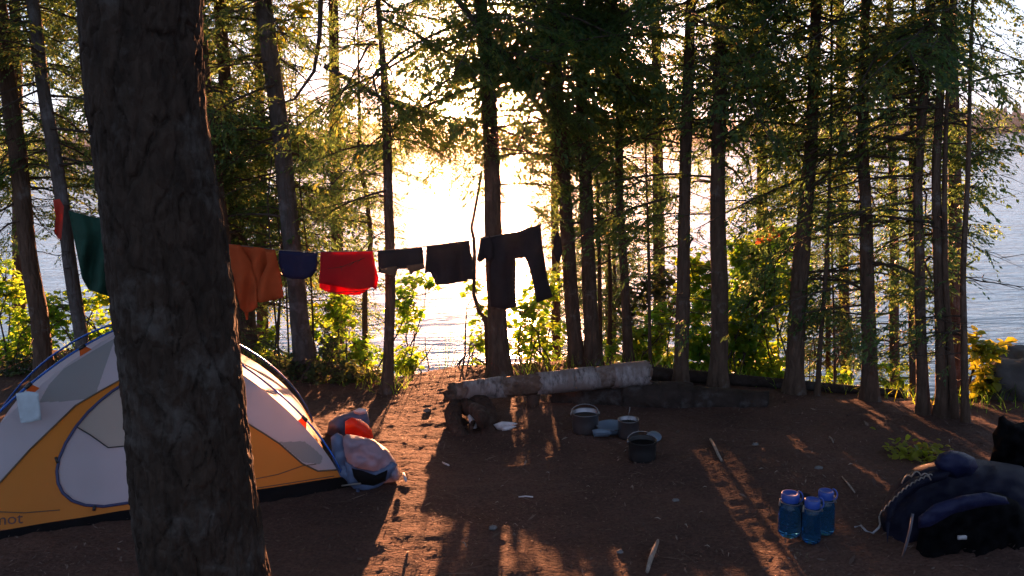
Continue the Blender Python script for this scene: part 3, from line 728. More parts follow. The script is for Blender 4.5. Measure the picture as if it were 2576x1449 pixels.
def shrub(name, label, cat, blobs, base, depth, nstem=6, size=(.042, .075), mat='broad', group='leafy shrubs on the lake bank', seed=0, lane=True, red=0):
    """blobs: (px, py, rx, ry, n, ddepth): clouds of twigs, in photo pixels, at a distance"""
    r = np.random.default_rng(seed + 500); random.seed(seed + 900)
    bx = P(base[0], base[1], depth).x; bz = gz(bx, depth)
    root = thing(name, label, cat, (bx, depth, bz), group)
    wood = MB(); pts = []
    stems = []
    for (px, py, rx, ry, n, dd) in blobs:
        c = P(px, py, depth + dd); k = (depth+dd)/FOC
        for j in range(max(2, nstem//len(blobs)+1)):
            b = Vector((bx + random.uniform(-.35, .35), depth + random.uniform(-.2, .3), 0)); b.z = gz(b.x, b.y) - .05
            e = c + Vector((random.uniform(-.6, .6)*rx*k, random.uniform(-.25, .25), random.uniform(-.3, .7)*ry*k))
            mid = (b+e)/2 + Vector((random.uniform(-.12, .12), 0, .08))
            ps = [b, b.lerp(mid, .5) + Vector((random.uniform(-.04, .04), 0, 0)), mid, mid.lerp(e, .5) + Vector((random.uniform(-.05, .05), 0, .03)), e]
            wood.tube(ps, [.011, .009, .0075, .005, .003], 5, cap=False); stems.append(ps)
        ntw = max(3, n//9)
        for j in range(ntw):
            u = r.normal(size=3); u /= np.linalg.norm(u); rad = r.random()**.45
            q = c + Vector((u[0]*rx*k*rad, u[1]*.45*max(rx, ry)*k*rad, u[2]*ry*k*rad))
            if lane and -.98 < q.x < -.36 and q.z < .055*(q.y-3)+.4: continue
            e = q + Vector((r.uniform(-1, 1), r.uniform(-1, 1), r.uniform(-.3, .8))).normalized()*r.uniform(.07, .2)
            s0 = min((p for ps in stems for p in ps[1:]), key=lambda p: (p-q).length)
            if (s0-q).length < .45: wood.tube([s0, s0.lerp(q, .5) + Vector((0, 0, .02)), q], [.004, .003, .0022], 3, cap=False)
            wood.tube([q, e], [.0025, .001], 3, cap=False)
            m = int(r.integers(6, 12))
            for i in range(m):
                f = r.random(); pts.append(tuple(q.lerp(e, f) + Vector((r.uniform(-.015, .015), r.uniform(-.015, .015), r.uniform(-.015, .015)))))
    V, F = leaf_quads(np.array(pts).reshape(-1, 3), size, r)
    obj('stems', wood, M['twig'], root)
    obj('leaves', (V, F), M[mat], root, smooth=False)
    return root
shrub('leafy_shrub', 'bright yellow green shrub at the far left edge behind the tent', 'shrub', [(20, 740, 70, 80, 663, 0), (90, 830, 90, 70, 663, .2), (40, 900, 70, 60, 408, 0)], (40, 940), 8.0, seed=1)
shrub('leafy_shrub', 'yellow green shrub between the two left trunks above the blue tent pole', 'shrub', [(150, 780, 50, 60, 306, 0), (260, 760, 60, 50, 382, .1), (250, 840, 90, 60, 561, .2)], (220, 940), 8.1, seed=2)
shrub('leafy_shrub', 'shaded shrub close to the tent top right of the big trunk', 'shrub', [(660, 870, 60, 60, 306, .1), (700, 930, 60, 50, 306, 0)], (680, 985), 8.2, seed=3, size=(.04, .07))
shrub('leafy_shrub', 'sparse shrub with a golden branch under the blue and red shorts', 'shrub', [(840, 820, 60, 70, 484, 0), (880, 900, 80, 60, 612, .1), (850, 760, 30, 30, 76, 0)], (860, 985), 7.9, seed=4)
shrub('leafy_shrub', 'light green shrub right of the slender trunk, reaching toward the open water', 'shrub', [(1040, 720, 60, 35, 229, .1), (1040, 800, 65, 55, 535, 0), (1090, 850, 55, 45, 331, .1), (1030, 910, 60, 60, 510, 0)], (1010, 975), 7.8, seed=5, size=(.045, .08))
shrub('leafy_shrub', 'small low shrub at the left foot of the trunk behind the trousers', 'shrub', [(1205, 870, 28, 60, 229, .1), (1200, 925, 30, 25, 153, 0)], (1215, 950), 7.6, seed=6, size=(.035, .06))
shrub('leafy_shrub', 'tall green shrub under the trouser legs right of the sunlit trunk', 'shrub', [(1330, 800, 50, 60, 382, 0), (1370, 730, 50, 50, 255, .2), (1315, 865, 45, 42, 165, 0), (1380, 850, 45, 60, 306, .1)], (1340, 960), 7.75, seed=7, nstem=12)
shrub('leafy_shrub', 'drooping twiggy shrub left of the sunlit trunk with a few round leaves', 'shrub', [(1185, 735, 30, 35, 85, 0), (1200, 790, 30, 35, 102, 0)], (1225, 950), 7.5, seed=8, nstem=3)
shrub('leafy_shrub', 'scattered yellow leaved shrub between the curved trunk and the straight trunk', 'shrub', [(1640, 845, 60, 52, 330, .1), (1612, 925, 45, 38, 495, .1), (1655, 930, 50, 38, 450, .05), (1640, 900, 60, 60, 280, .1), (1670, 800, 50, 60, 204, .2), (1560, 880, 40, 40, 127, .2)], (1640, 975), 7.9, seed=9)
shrub('leafy_shrub', 'big yellow green shrub filling the space left of the broad tilted trunk', 'shrub', [(1760, 740, 50, 120, 663, .2), (1890, 650, 75, 60, 663, 0), (1920, 740, 90, 80, 1224, .1), (1850, 950, 70, 34, 260, 0), (1930, 955, 60, 30, 220, 0), (1760, 950, 50, 30, 150, 0), (1870, 840, 80, 90, 1071, 0), (1900, 930, 80, 50, 484, 0), (1755, 880, 40, 80, 408, .1), (1960, 600, 50, 45, 255, .2), (1990, 700, 60, 80, 306, .3)], (1880, 990), 7.35, nstem=22, seed=10, size=(.055, .095))
shrub('leafy_shrub', 'thin reddish shrub on the bank between the flared trunk and the twin trunks', 'shrub', [(2240, 960, 60, 60, 229, .2), (2110, 970, 50, 40, 153, .2)], (2230, 1030), 6.9, seed=11)
shrub('maple_shrub', 'yellow green maple leaves beside the boulder at the right edge', 'shrub', [(2480, 890, 32, 26, 153, 0), (2480, 965, 34, 32, 204, 0), (2445, 1075, 26, 34, 127, -.2)], (2470, 1070), 5.9, seed=12, size=(.06, .10), mat='yellow', nstem=3)
shrub('red_shrub', 'small red leaved shrub at the foot of the rightmost trunks', 'shrub', [(2470, 1020, 22, 28, 91, 0), (2405, 1010, 16, 40, 66, 0)], (2450, 1075), 6.0, seed=13, size=(.04, .07), mat='redleaf', nstem=3)
shrub('red_shrub', 'tiny red leaf cluster high on the yellow green bush', 'shrub', [(1940, 588, 10, 10, 25, 0)], (1930, 985), 7.1, seed=14, size=(.05, .07), mat='redleaf', nstem=2)
shrub('leafy_shrub', 'yellow leaves at the top left of the photo right of the slim trunks', 'shrub', [(745, 20, 26, 18, 66, 0), (715, 75, 30, 18, 40, 0), (690, 110, 24, 14, 25, 0)], (745, 985), 7.6, seed=15, size=(.06, .1), mat='yellow', nstem=2)
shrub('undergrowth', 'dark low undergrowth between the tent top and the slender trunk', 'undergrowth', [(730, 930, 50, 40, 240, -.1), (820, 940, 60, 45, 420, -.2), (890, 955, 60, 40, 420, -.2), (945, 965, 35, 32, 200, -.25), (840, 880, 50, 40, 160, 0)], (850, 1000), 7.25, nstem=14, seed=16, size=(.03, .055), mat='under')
for k_, (lb_, bl_, bx_) in enumerate((('brush added to block low sun behind the curved trunk and its neighbour', [(1590, 745, 55, 70, 420, 0), (1655, 720, 45, 45, 420, 0), (1690, 770, 50, 60, 380, .1)], 1640),
        ('brush added to block low sun behind the big yellow green bush', [(1790, 755, 60, 70, 420, 0), (1885, 725, 50, 45, 380, 0), (1900, 785, 60, 60, 320, .1)], 1850), ('thin brush added to block low sun behind the pole like sapling', [(2040, 800, 50, 62, 260, 0), (2130, 835, 45, 55, 200, 0)], 2080))):
    shrub('undergrowth', lb_, 'undergrowth', bl_, (bx_, 900), 8.8, nstem=8, seed=40+k_, size=(.04, .07), mat='under')  # brush added as a screen against low sun on the right-hand ground
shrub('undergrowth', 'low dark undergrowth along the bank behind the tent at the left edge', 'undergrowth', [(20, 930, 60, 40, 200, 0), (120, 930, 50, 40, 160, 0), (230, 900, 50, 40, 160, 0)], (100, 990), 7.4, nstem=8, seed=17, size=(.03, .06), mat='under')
random.seed(77)

def bent_stem(name, label, pix, depth, w, cat='branch'):
    pts = [P(x, y, depth) for x, y in pix]
    b = pts[-1]; b2 = Vector((b.x+.02, depth, gz(b.x, depth)-.03))
    mb = MB().tube(pts + ([b2] if b.z > b2.z else []), [w*depth/FOC/2*(.5+.5*i/len(pts)) for i in range(len(pts) + (1 if b.z > b2.z else 0))], 8, jit=.05)
    for i in range(1, len(pts)-1, 1):
        for _ in range(2):
            a = random.uniform(0, 2*PI); e = pts[i] + Vector((math.cos(a)*.16, math.sin(a)*.1, random.uniform(-.05, .12)))
            mb.tube([pts[i], (pts[i]+e)/2 + Vector((0, 0, -.01)), e], [.004, .003, .001], 3, cap=False)
    return tag(obj(name, mb, M['twig'], loc=tuple(b2)), label, cat)
bent_stem('crooked_stem', 'thin wavy bare stem between the dark shorts and the trousers', [(1212, 430), (1200, 500), (1186, 575), (1192, 600), (1194, 650), (1192, 740), (1205, 785), (1222, 800), (1228, 950)], 7.35, 12, 'stem')
# the long bough crossing the upper middle
def bough():
    D = 6.0
    path = [(700, 345), (760, 200), (800, 90), (806, -20)]
    mb = MB().tube([P(x, y, D) for x, y in path], [.012, .013, .014, .015], 7)
    return mb
m1 = MB()
pa = [(1640, -60), (1500, 60), (1390, 90), (1240, 150), (1300, 210), (1380, 270)]
for path, r0, D in (([(1120, -40), (1240, 115), (1330, 200), (1420, 290)], 13, 6.4), ([(815, 165), (905, 215), (975, 255), (1060, 285), (1160, 300)], 11, 6.6), ([(808, -40), (804, 90), (790, 180), (740, 250), (700, 262)], 12, 6.6)):
    root = thing('hanging_bough', {1120: 'dark bough slanting down to the right across the bright sun glow', 815: 'needled bough sagging across the upper left of the middle', 808: 'bare curving bough hanging in the bright sky gap at the upper left'}[path[0][0]], 'bough', P(*path[0], D), 'boughs hanging into the clearing')
    pts = [P(x, y, D + .05*i) for i, (x, y) in enumerate(path)]
    mb = MB().tube(pts, [r0/2*D/FOC*(1.15-.2*i) for i in range(len(pts))], 8, jit=.06)
    obj('limb', mb, M['twig'], root)
    br = []
    if path[0][0] != 808:
        for i in range(len(pts)-1):
            for k in range(5):
                o = pts[i].lerp(pts[i+1], k/5); d = (pts[i+1]-pts[i]).normalized(); base = math.atan2(d.y, d.x)
                br.append((o, base + random.choice((-1, 1))*random.uniform(.5, 1.2), random.uniform(-.7, -.1), random.uniform(.3, .6), random.randrange(6)))
    else:
        for i in range(1, len(pts)):
            for k in range(3):
                o = pts[i-1].lerp(pts[i], k/3); a = random.uniform(0, 2*PI); e = o + Vector((math.cos(a)*.25, math.sin(a)*.15, random.uniform(-.2, .05)))
                mb.tube([o, (o+e)/2 + Vector((0, 0, .02)), e], [.004, .003, .0015], 4, cap=False)
    if br:
        A, wd_ = crown_np(br, prune=False, strip=False); obj('twigs', wd_, M['twig'], root); quads_obj('needles', A, M['needle'], root)

# ------------------------------------------------------------------ 2-D outline -> 3-D helpers
def tri_outline(poly, step):
    P2 = []
    n = len(poly)
    for i in range(n):
        a = Vector(poly[i]); b = Vector(poly[(i+1) % n]); m = max(1, int((b-a).length/step))
        for k in range(m): P2.append(a.lerp(b, k/m))
    nb = len(P2)
    x0 = min(p[0] for p in poly); x1 = max(p[0] for p in poly); y0 = min(p[1] for p in poly); y1 = max(p[1] for p in poly)
    def inside(x, y):
        c = False; j = nb-1
        for i in range(nb):
            xi, yi = P2[i]; xj, yj = P2[j]
            if (yi > y) != (yj > y) and x < (xj-xi)*(y-yi)/(yj-yi)+xi: c = not c
            j = i
        return c
    def dist(x, y):
        p = Vector((x, y)); best = 1e9
        for i in range(nb):
            a = P2[i]; b = P2[(i+1) % nb]; ab = b-a; t = max(0, min(1, (p-a).dot(ab)/max(1e-9, ab.length_squared)))
            best = min(best, (p-(a+ab*t)).length)
        return best
    pts = list(P2); ds = [0.0]*nb
    y = y0 + step*.5; row = 0
    while y < y1:
        x = x0 + (step*.5 if row % 2 else 0)
        while x < x1:
            if inside(x, y):
                d = dist(x, y)
                if d > step*.45: pts.append(Vector((x, y))); ds.append(d)
            x += step
        y += step*.87; row += 1
    res = delaunay_2d_cdt([Vector(p) for p in pts], [(i, (i+1) % nb) for i in range(nb)], [list(range(nb))], 1, 1e-5)
    V2, E, F = res[0], res[1], res[2]; orig = res[3]
    D2 = []
    for i, v in enumerate(V2):
        o = orig[i][0] if orig[i] else 0
        D2.append(ds[o] if o < len(ds) else 0)
    return V2, D2, F
def garment(poly, depth_fn, fold=10, amp=.012, thick=.012, step=7, seed=0, puff=.0, tilt=0.0):
    """hanging cloth: two layers (front and back of the garment) joined round the edge"""
    V2, D2, F = tri_outline(poly, step)
    ytop = min(p[1] for p in poly); n = len(V2); Vf = []; Vb = []
    for (x, y), d in zip(V2, D2):
        dep = depth_fn(x)
        q = P(x, y, dep); dn = (y-ytop)/100.0
        w = 1.5*amp*min(1.6, .35+dn)*(math.sin(x/fold + .9*math.sin(y/37+seed) + seed) + .8*noise.noise(Vector((x/22, y/40, seed)))) + tilt*dn
        e = min(1, d/6.0)
        th = thick*(.25 + .75*e) + puff*math.sqrt(min(1, d/40))
        s = (q - CAMP).normalized()
        Vf.append(q + s*(w - th/2)); Vb.append(q + s*(w*.8 + th/2))
    V = Vf + Vb; FF = [tuple(f) for f in F] + [tuple(i+n for i in reversed(f)) for f in F]
    from collections import Counter
    ec = {}
    for f in F:
        for i in range(len(f)):
            a, b = f[i], f[(i+1) % len(f)]; ec[(a, b)] = 1
    for (a, b) in list(ec):
        if (b, a) not in ec: FF.append((b, a, a+n, b+n))
    return (V, FF)

# ------------------------------------------------------------------ clothes line
LINE = [(160, 512), (176, 529), (290, 557), (430, 590), (570, 614), (700, 629), (800, 634), (940, 632), (1062, 621), (1184, 605), (1300, 583), (1362, 564), (1412, 552)]
_d7, _d8, _d9 = G(976, 986).y, G(1258, 948).y, 7.3
def ldep(x): return float(np.interp(x, [160, 976, 1258, 1412], [6.40, _d7-.20, _d8-.22, 6.75]))
lp = [P(x, y, ldep(x)) for x, y in LINE]
lp[0].y = 6.62; lp.append(P(1416, 551, 7.28))
root = thing('clothes_line', 'thin cord strung from the grey left trunk to the close pair, loaded with washing', 'clothes line', lp[6])
obj('cord', MB().tube(lp, .0035, 6), M['line'], root)
for c, r in ((P(163, 512, 6.75), .055), (P(1419, 552, 7.35), .066)):
    kn = MB().tube([c + Vector((r*math.cos(a), r*math.sin(a), .004*math.sin(3*a))) for a in np.linspace(0, 2*PI, 20)], .004, 5, cap=False)
    obj('knot_loop', kn, M['line'], root)
def wash(name, label, cat, poly, mat, **kw):
    V, F = garment(poly, ldep, **kw)
    return tag(obj(name, (V, F), M[mat], loc=tuple(P(poly[0][0], poly[0][1], ldep(poly[0][0])))), label, cat, 'laundry on the line')
tag(obj('bandana', garment([(133, 503), (150, 500), (161, 520), (158, 560), (154, 604), (146, 600), (136, 585), (140, 545)], lambda x: 6.55, amp=.02, fold=4, step=5, seed=3), M['c_coral'], loc=tuple(P(150, 503, 6.6))), 'coral red cloth knotted on the grey trunk at the line\'s left end', 'bandana', 'laundry on the line')
wash('towel', 'dark green towel folded over the left end of the line', 'towel', [(172, 529), (215, 541), (262, 552), (335, 569), (338, 740), (300, 757), (262, 742), (222, 728), (206, 700), (186, 600)], 'c_green', fold=9, amp=.03, seed=1)
r_ = thing('shirt', 'burnt orange long sleeved shirt hanging right of the big trunk', 'shirt', P(620, 617, ldep(620)), 'laundry on the line')
obj('body', garment([(548, 612), (620, 618), (691, 628), (700, 675), (713, 748), (670, 757), (632, 762), (600, 756), (575, 700)], ldep, fold=11, amp=.016, seed=2), M['c_orange'], r_)
obj('sleeve', garment([(560, 614), (604, 616), (632, 660), (645, 715), (648, 772), (634, 783), (625, 786), (624, 804), (619, 805), (615, 786), (604, 775), (590, 700)], lambda x: ldep(x)-.045, fold=8, amp=.012, seed=5, thick=.03), M['c_orange'], r_)
obj('sleeve', garment([(668, 632), (692, 629), (706, 690), (714, 747), (690, 755), (652, 762), (641, 742), (655, 700), (672, 665)], lambda x: ldep(x)-.05, fold=9, amp=.012, seed=6, thick=.03), M['c_orange'], r_)
wash('shorts', 'small navy blue briefs left of the red shorts', 'shorts', [(702, 630), (752, 634), (800, 636), (797, 680), (785, 695), (762, 703), (735, 702), (712, 695), (700, 660)], 'c_navy', fold=10, amp=.01, seed=4, thick=.03)
r_ = thing('shorts', 'bright red shorts hanging from the middle of the line', 'shorts', P(870, 634, ldep(870)), 'laundry on the line')
obj('front_panel', garment([(806, 634), (870, 634), (938, 632), (943, 668), (944, 700), (940, 722), (905, 728), (870, 724), (825, 716), (801, 712), (805, 680)], lambda x: ldep(x)-.02, fold=17, amp=.008, seed=7), M['c_red'], r_)
obj('rear_panel', garment([(806, 636), (870, 636), (938, 634), (944, 668), (952, 699), (947, 730), (935, 722), (905, 742), (870, 742), (825, 735), (803, 724), (806, 680)], lambda x: ldep(x)+.03, fold=14, amp=.014, seed=8), M['c_red'], r_)
r_ = thing('boxer_shorts', 'charcoal boxer shorts with a brown patterned hem right of the red shorts', 'shorts', P(1000, 628, ldep(1000)), 'laundry on the line')
obj('body', garment([(950, 632), (1000, 628), (1062, 622), (1066, 650), (1068, 675), (1040, 683), (1034, 690), (1025, 676), (1000, 677), (994, 698), (975, 690), (952, 685)], ldep, fold=11, amp=.012, seed=9), M['c_char'], r_)
M['c_brown'] = cloth('brown_hem_cloth', (.13, .075, .05), None, .2)
obj('hem', garment([(958, 676), (998, 669), (1000, 677), (994, 699), (975, 691), (957, 686)], lambda x: ldep(x)-.03, fold=6, amp=.004, seed=10, step=5), M['c_brown'], r_)
obj('hem', garment([(1022, 668), (1066, 662), (1069, 675), (1041, 684), (1034, 692), (1026, 678)], lambda x: ldep(x)-.03, fold=6, amp=.004, seed=11, step=5), M['c_brown'], r_)
wash('shorts', 'black shorts with a tattered hem hanging over the bright water gap', 'shorts', [(1073, 618), (1130, 612), (1181, 606), (1184, 636), (1196, 665), (1193, 705), (1177, 702), (1174, 708), (1150, 711), (1128, 715), (1097, 717), (1090, 700), (1084, 687), (1078, 684), (1068, 689), (1071, 657)], 'c_black', fold=12, amp=.012, seed=12)
wash('sleeve_garment', 'small black garment bunched at the left side of the trousers', 'garment', [(1209, 597), (1232, 592), (1241, 620), (1243, 649), (1234, 654), (1228, 658), (1222, 650), (1206, 660), (1199, 653), (1204, 631)], 'c_black', fold=6, amp=.014, seed=13, thick=.03)
wash('trousers', 'long black trousers hanging by the waist below the sun', 'trousers', [(1229, 600), (1258, 589), (1299, 583), (1329, 572), (1361, 565), (1365, 622), (1371, 657), (1379, 708), (1391, 747), (1370, 755), (1350, 762), (1341, 712), (1331, 674), (1320, 648), (1299, 652), (1298, 687), (1297, 735), (1299, 772), (1272, 778), (1234, 771), (1231, 690), (1231, 640)], 'c_black', fold=13, amp=.014, seed=14, thick=.03)
wash('sock', 'single black sock hanging at the right end of the line', 'sock', [(1401, 580), (1411, 598), (1415, 635), (1406, 664), (1399, 655), (1392, 636), (1394, 600)], 'c_black', fold=5, amp=.006, step=5, seed=15, thick=.03)

# ------------------------------------------------------------------ the tent
FR = G(868, 1225); FL = G(-215, 1402)
u = (FR-FL); u.z = 0; LEN = u.length; u.normalize(); vv = Vector((-u.y, u.x, 0))
DEP = 1.28
BR = FR + vv*DEP; BL = FL + vv*DEP
for q in (BR, BL, FL, FR): q.z = gz(q.x, q.y) + .01
CT = (FL+FR+BL+BR)/4; HT = .95
APEX = CT + Vector((0, 0, HT))
EXP = 1.55
def pole(c, s, inset=0.0):
    """s 0 at corner, 1 at apex; inset pulls the fabric inside the pole"""
    a = s*PI/2
    h = math.cos(a)**(2/EXP) if math.cos(a) > 1e-6 else 0; zz = math.sin(a)**(2/EXP)
    p = CT + (c-CT)*h; p.z = c.z + (CT.z + HT - c.z)*zz
    if inset:
        nrm = ((c-CT).normalized()*.45 + Vector((0, 0, 1))*.9).normalized()
        p = p - nrm*inset*math.sin(PI*min(1, s*1.0))**.6
    return p
NS, NT = 300, 260
def face_pt(ca, cb, s, t, inset=.045, sag=.05):
    a = pole(ca, t, inset); b = pole(cb, t, inset)
    p = a.lerp(b, s)
    mid = ((ca+cb)/2 - CT); mid.z = 0; mid.normalize()
    k = math.sin(PI*s)*math.sin(PI*t)
    p = p - mid*sag*k + Vector((0, 0, -.012*k))
    p += mid*(.005*math.sin(s*38 + t*9)*(1-t)*math.sin(PI*s) + .004*noise.noise(Vector((s*7, t*5, 1))))
    return p
def panel_mesh(ca, cb, ns, nt_, classify):
    """returns dict class -> faces; shared vertices"""
    V = []
    for j in range(nt_+1):
        t = j/nt_*.985
        for i in range(ns+1): V.append(face_pt(ca, cb, i/ns, t))
    pr = proj(np.array([tuple(v) for v in V]))
    out = {}
    for j in range(nt_):
        for i in range(ns):
            q = (j*(ns+1)+i, j*(ns+1)+i+1, (j+1)*(ns+1)+i+1, (j+1)*(ns+1)+i)
            c = pr[list(q)].mean(0)
            k = classify(c[0], c[1], (i+.5)/ns, (j+.5)/nt_)
            out.setdefault(k, []).append(q)
    return V, out
def inpoly(x, y, poly):
    c = False; j = len(poly)-1
    for i in range(len(poly)):
        xi, yi = poly[i]; xj, yj = poly[j]
        if (yi > y) != (yj > y) and x < (xj-xi)*(y-yi)/(yj-yi)+xi: c = not c
        j = i
    return c
def sub(V, faces):
    m = {}; VV = []; FF = []
    for f in faces:
        r = []
        for i in f:
            if i not in m: m[i] = len(VV); VV.append(V[i])
            r.append(m[i])
        FF.append(tuple(r))
    return VV, FF
DOOR = [(352, 955), (318, 962), (285, 982), (252, 1008), (222, 1036), (192, 1072), (165, 1115), (148, 1155), (143, 1185), (146, 1215), (158, 1240), (182, 1260), (215, 1271), (262, 1274), (330, 1264), (420, 1248), (520, 1225), (560, 1200), (575, 1160), (560, 1100), (520, 1030), (470, 985), (410, 957)]
DOOR_MESH = [(352, 955), (318, 962), (285, 982), (252, 1008), (222, 1036), (190, 1072), (230, 1096), (272, 1126), (345, 1119), (470, 1100), (560, 1100), (520, 1030), (470, 985), (410, 957)]
SEAM_L = [(-230, 1420), (-130, 1330), (-60, 1270), (0, 1214), (76, 1130), (130, 1078), (190, 1020), (250, 985), (304, 955), (370, 925), (430, 905)]
SEAM_R = [(430, 905), (500, 950), (560, 1010), (618, 1062), (660, 1088), (703, 1116), (760, 1166), (800, 1185), (875, 1180)]
AMBER = SEAM_L + SEAM_R + [(900, 1300), (-300, 1480)]
MESH_R = [(702, 1112), (765, 1110), (792, 1130), (812, 1150), (806, 1168), (762, 1163)]
MESH_L = [(98, 1012), (125, 965), (160, 928), (225, 888), (290, 850), (262, 930), (238, 1000), (170, 1010)]
def cls_front(x, y, s, t):
    if inpoly(x, y, DOOR): return 'door_mesh' if inpoly(x, y, DOOR_MESH) else 'door'
    if inpoly(x, y, AMBER): return 'amber'
    if inpoly(x, y, MESH_R): return 'mesh'
    if inpoly(x, y, MESH_L): return 'mesh_l'
    return 'white'
tent = thing('tent', 'white and amber dome tent with a D shaped door behind the big trunk', 'tent', CT)
Vf, cf = panel_mesh(FL, FR, NS, NT, cls_front)
obj('lower_panel', sub(Vf, cf['amber']), M['tent_orange'], tent)
obj('wall_panel', sub(Vf, cf['white']), M['tent_white'], tent)
for k_ in ('mesh', 'mesh_l'):
    if k_ in cf: obj('mesh_window', sub(Vf, cf[k_]), M['tent_mesh'], tent)
door = obj('door', sub(Vf, cf['door']), M['tent_white'], tent)
obj('door_screen', sub(Vf, cf['door_mesh']), M['tent_mesh_warm'], door)
Vr, cr_ = panel_mesh(FR, BR, 60, 60, lambda x, y, s, t: 'amber' if t < .16 + .05*math.sin(s*PI) else 'white')
obj('lower_panel', sub(Vr, cr_['amber']), M['tent_orange'], tent); obj('wall_panel', sub(Vr, cr_['white']), M['tent_white'], tent)
Vb, cb_ = panel_mesh(BR, BL, 60, 60, lambda x, y, s, t: 'amber' if t < .2 else ('mesh' if t > .62 else 'white'))
obj('lower_panel', sub(Vb, cb_['amber']), M['tent_orange'], tent); obj('wall_panel', sub(Vb, cb_['white']), M['tent_white'], tent); obj('mesh_window', sub(Vb, cb_['mesh']), M['tent_mesh'], tent)
Vl, cl_ = panel_mesh(BL, FL, 60, 60, lambda x, y, s, t: 'amber' if t < .16 else 'white')
obj('lower_panel', sub(Vl, cl_['amber']), M['tent_orange'], tent); obj('wall_panel', sub(Vl, cl_['white']), M['tent_white'], tent)
# traced seams, laid on the front wall's own surface
bv = BVHTree.FromPolygons([tuple(v) for v in Vf], [f for fs in cf.values() for f in fs])
def on_front(poly, lift=.006, closed=False, step=9):
    pts = []; n = len(poly)
    for i in range(n if closed else n-1):
        a = Vector(poly[i]); b = Vector(poly[(i+1) % n]); m = max(1, int((b-a).length/step))
        for k in range(m):
            q = a.lerp(b, k/m); d = ray(q.x, q.y).normalized(); h = bv.ray_cast(CAMP, d)
            if h[0] is not None: pts.append(h[0] - d*lift)
    return pts
dp_ = on_front(DOOR, closed=True); obj('zip_trim', MB().tube(dp_ + dp_[:1], .0075, 7, cap=False), M['trim'], door)
obj('seam', MB().tube(on_front([(190, 1072), (230, 1096), (272, 1126), (345, 1119), (470, 1100)]), .0035, 5), M['black'], door)
for s_ in (SEAM_L, SEAM_R):
    pp_ = on_front(s_)
    if len(pp_) > 2: obj('seam', MB().tube(pp_, .0045, 5), M['seam'], tent)
for s_ in ([(640, 1205), (700, 1193), (760, 1172), (805, 1166)], [(-60, 1285), (60, 1290), (160, 1282)], [(340, 1275), (600, 1235), (850, 1196)]):
    pp_ = on_front(s_)
    if len(pp_) > 2: obj('seam', MB().tube(pp_, .0025, 5), M['seam'], tent)
zb_ = on_front([(238, 1272), (236, 1285), (240, 1296)], lift=.012)
if len(zb_) > 1: obj('zip_pull', MB().tube(zb_, [.012, .008, .003][:len(zb_)] if len(zb_) == 3 else .008, 6), M['black'], door)
zc_ = on_front([(140, 1150), (146, 1165), (150, 1180)], lift=.01)
if len(zc_) > 1: obj('zip_pull', MB().tube(zc_, .007, 6), M['black'], door)
tie = on_front([(325, 1000), (326, 1020), (325, 1040)], lift=.012)
obj('toggle_tie', MB().tube(tie, .008, 6), M['black'], door)
# bathtub floor
fl = MB(); ring0 = []; ring1 = []
for a, b in ((FL, FR), (FR, BR), (BR, BL), (BL, FL)):
    for k in range(12):
        q = a.lerp(b, k/12); o = (q-CT); o.z = 0; o.normalize()
        zg = gz(q.x, q.y)
        ring0.append(Vector((q.x, q.y, zg-.03)) + o*.035); ring1.append(Vector((q.x, q.y, q.z+.05)) + o*.004)
n_ = len(ring0); fl.add(ring0 + ring1 + [CT + Vector((0, 0, .03))], [(i, (i+1) % n_, n_+(i+1) % n_, n_+i) for i in range(n_)] + [(n_+i, n_+(i+1) % n_, 2*n_) for i in range(n_)])
obj('floor', fl, M['floor_black'], tent)
# poles: two long ones that cross at the top
for a, b in ((FL, BR), (FR, BL)):
    pts = [pole(a, s) + Vector((0, 0, .0)) for s in np.linspace(0, 1, 30)] + [pole(b, s) for s in np.linspace(.97, 0, 30)]
    if a is FR: pts = [p + Vector((0, 0, .012*math.sin(PI*i/60)**4)) for i, p in enumerate(pts)]
    pl = obj('pole', MB().tube(pts, .0062, 8), M['pole'], tent)
for c, ss in ((FL, (.60, .77)), (FR, (.34, .62)), (BR, (.62, .8))):
    for s in ss:
        p = pole(c, s); q = pole(c, s, .05); d = (pole(c, s+.02) - pole(c, s-.02)).normalized()
        mb = MB(); mb.tube([p - d*.018, p + d*.018], .011, 8); obj('pole_clip', mb, M['black'], tent)
        side = d.cross((p-q).normalized()).normalized()
        V = [q - d*.035, q + d*.035, p + d*.014, p - d*.014]
        V2_ = [x + side*.004 for x in V]
        obj('clip_tab', (V + V2_, [(0, 1, 2, 3), (7, 6, 5, 4), (0, 4, 5, 1), (1, 5, 6, 2), (2, 6, 7, 3), (3, 7, 4, 0)]), M['clip'], tent, smooth=False)
        for sg in (-1, 1):
            pass
    # fabric gusset webs at the lower clips of the front right pole
# the small printed words at the lower left of the front wall
def words(txt, px0, py0, px1, py1, hpx, mat, name):
    cu = bpy.data.curves.new(name, 'FONT'); cu.body = txt; cu.size = 1; cu.resolution_u = 3
    o = bpy.data.objects.new(name, cu); COL.objects.link(o)
    dg = bpy.context.evaluated_depsgraph_get(); me = bpy.data.meshes.new_from_object(o.evaluated_get(dg))
    V = np.array([v.co for v in me.vertices]); Fs = [tuple(p.vertices) for p in me.polygons]
    bpy.data.objects.remove(o); bpy.data.meshes.remove(me); bpy.data.curves.remove(cu)
    w = V[:, 0].max(); out = []
    for x, y, z in V:
        f = x/w; px = px0 + (px1-px0)*f; py = py0 + (py1-py0)*f - y/.7*hpx
        d = ray(px, py).normalized(); h = bv.ray_cast(CAMP, d)
        q = h[0] if h[0] is not None else CAMP + d*3.9
        out.append(q - d*.004)
    obj(name, (out, Fs), M[mat], tent, smooth=False)
words('Marmot', -92, 1328, 58, 1316, 28, 'ink', 'lettering')
words('TUNGSTEN 2', -92, 1352, 52, 1343, 14, 'ink_faint', 'lettering')
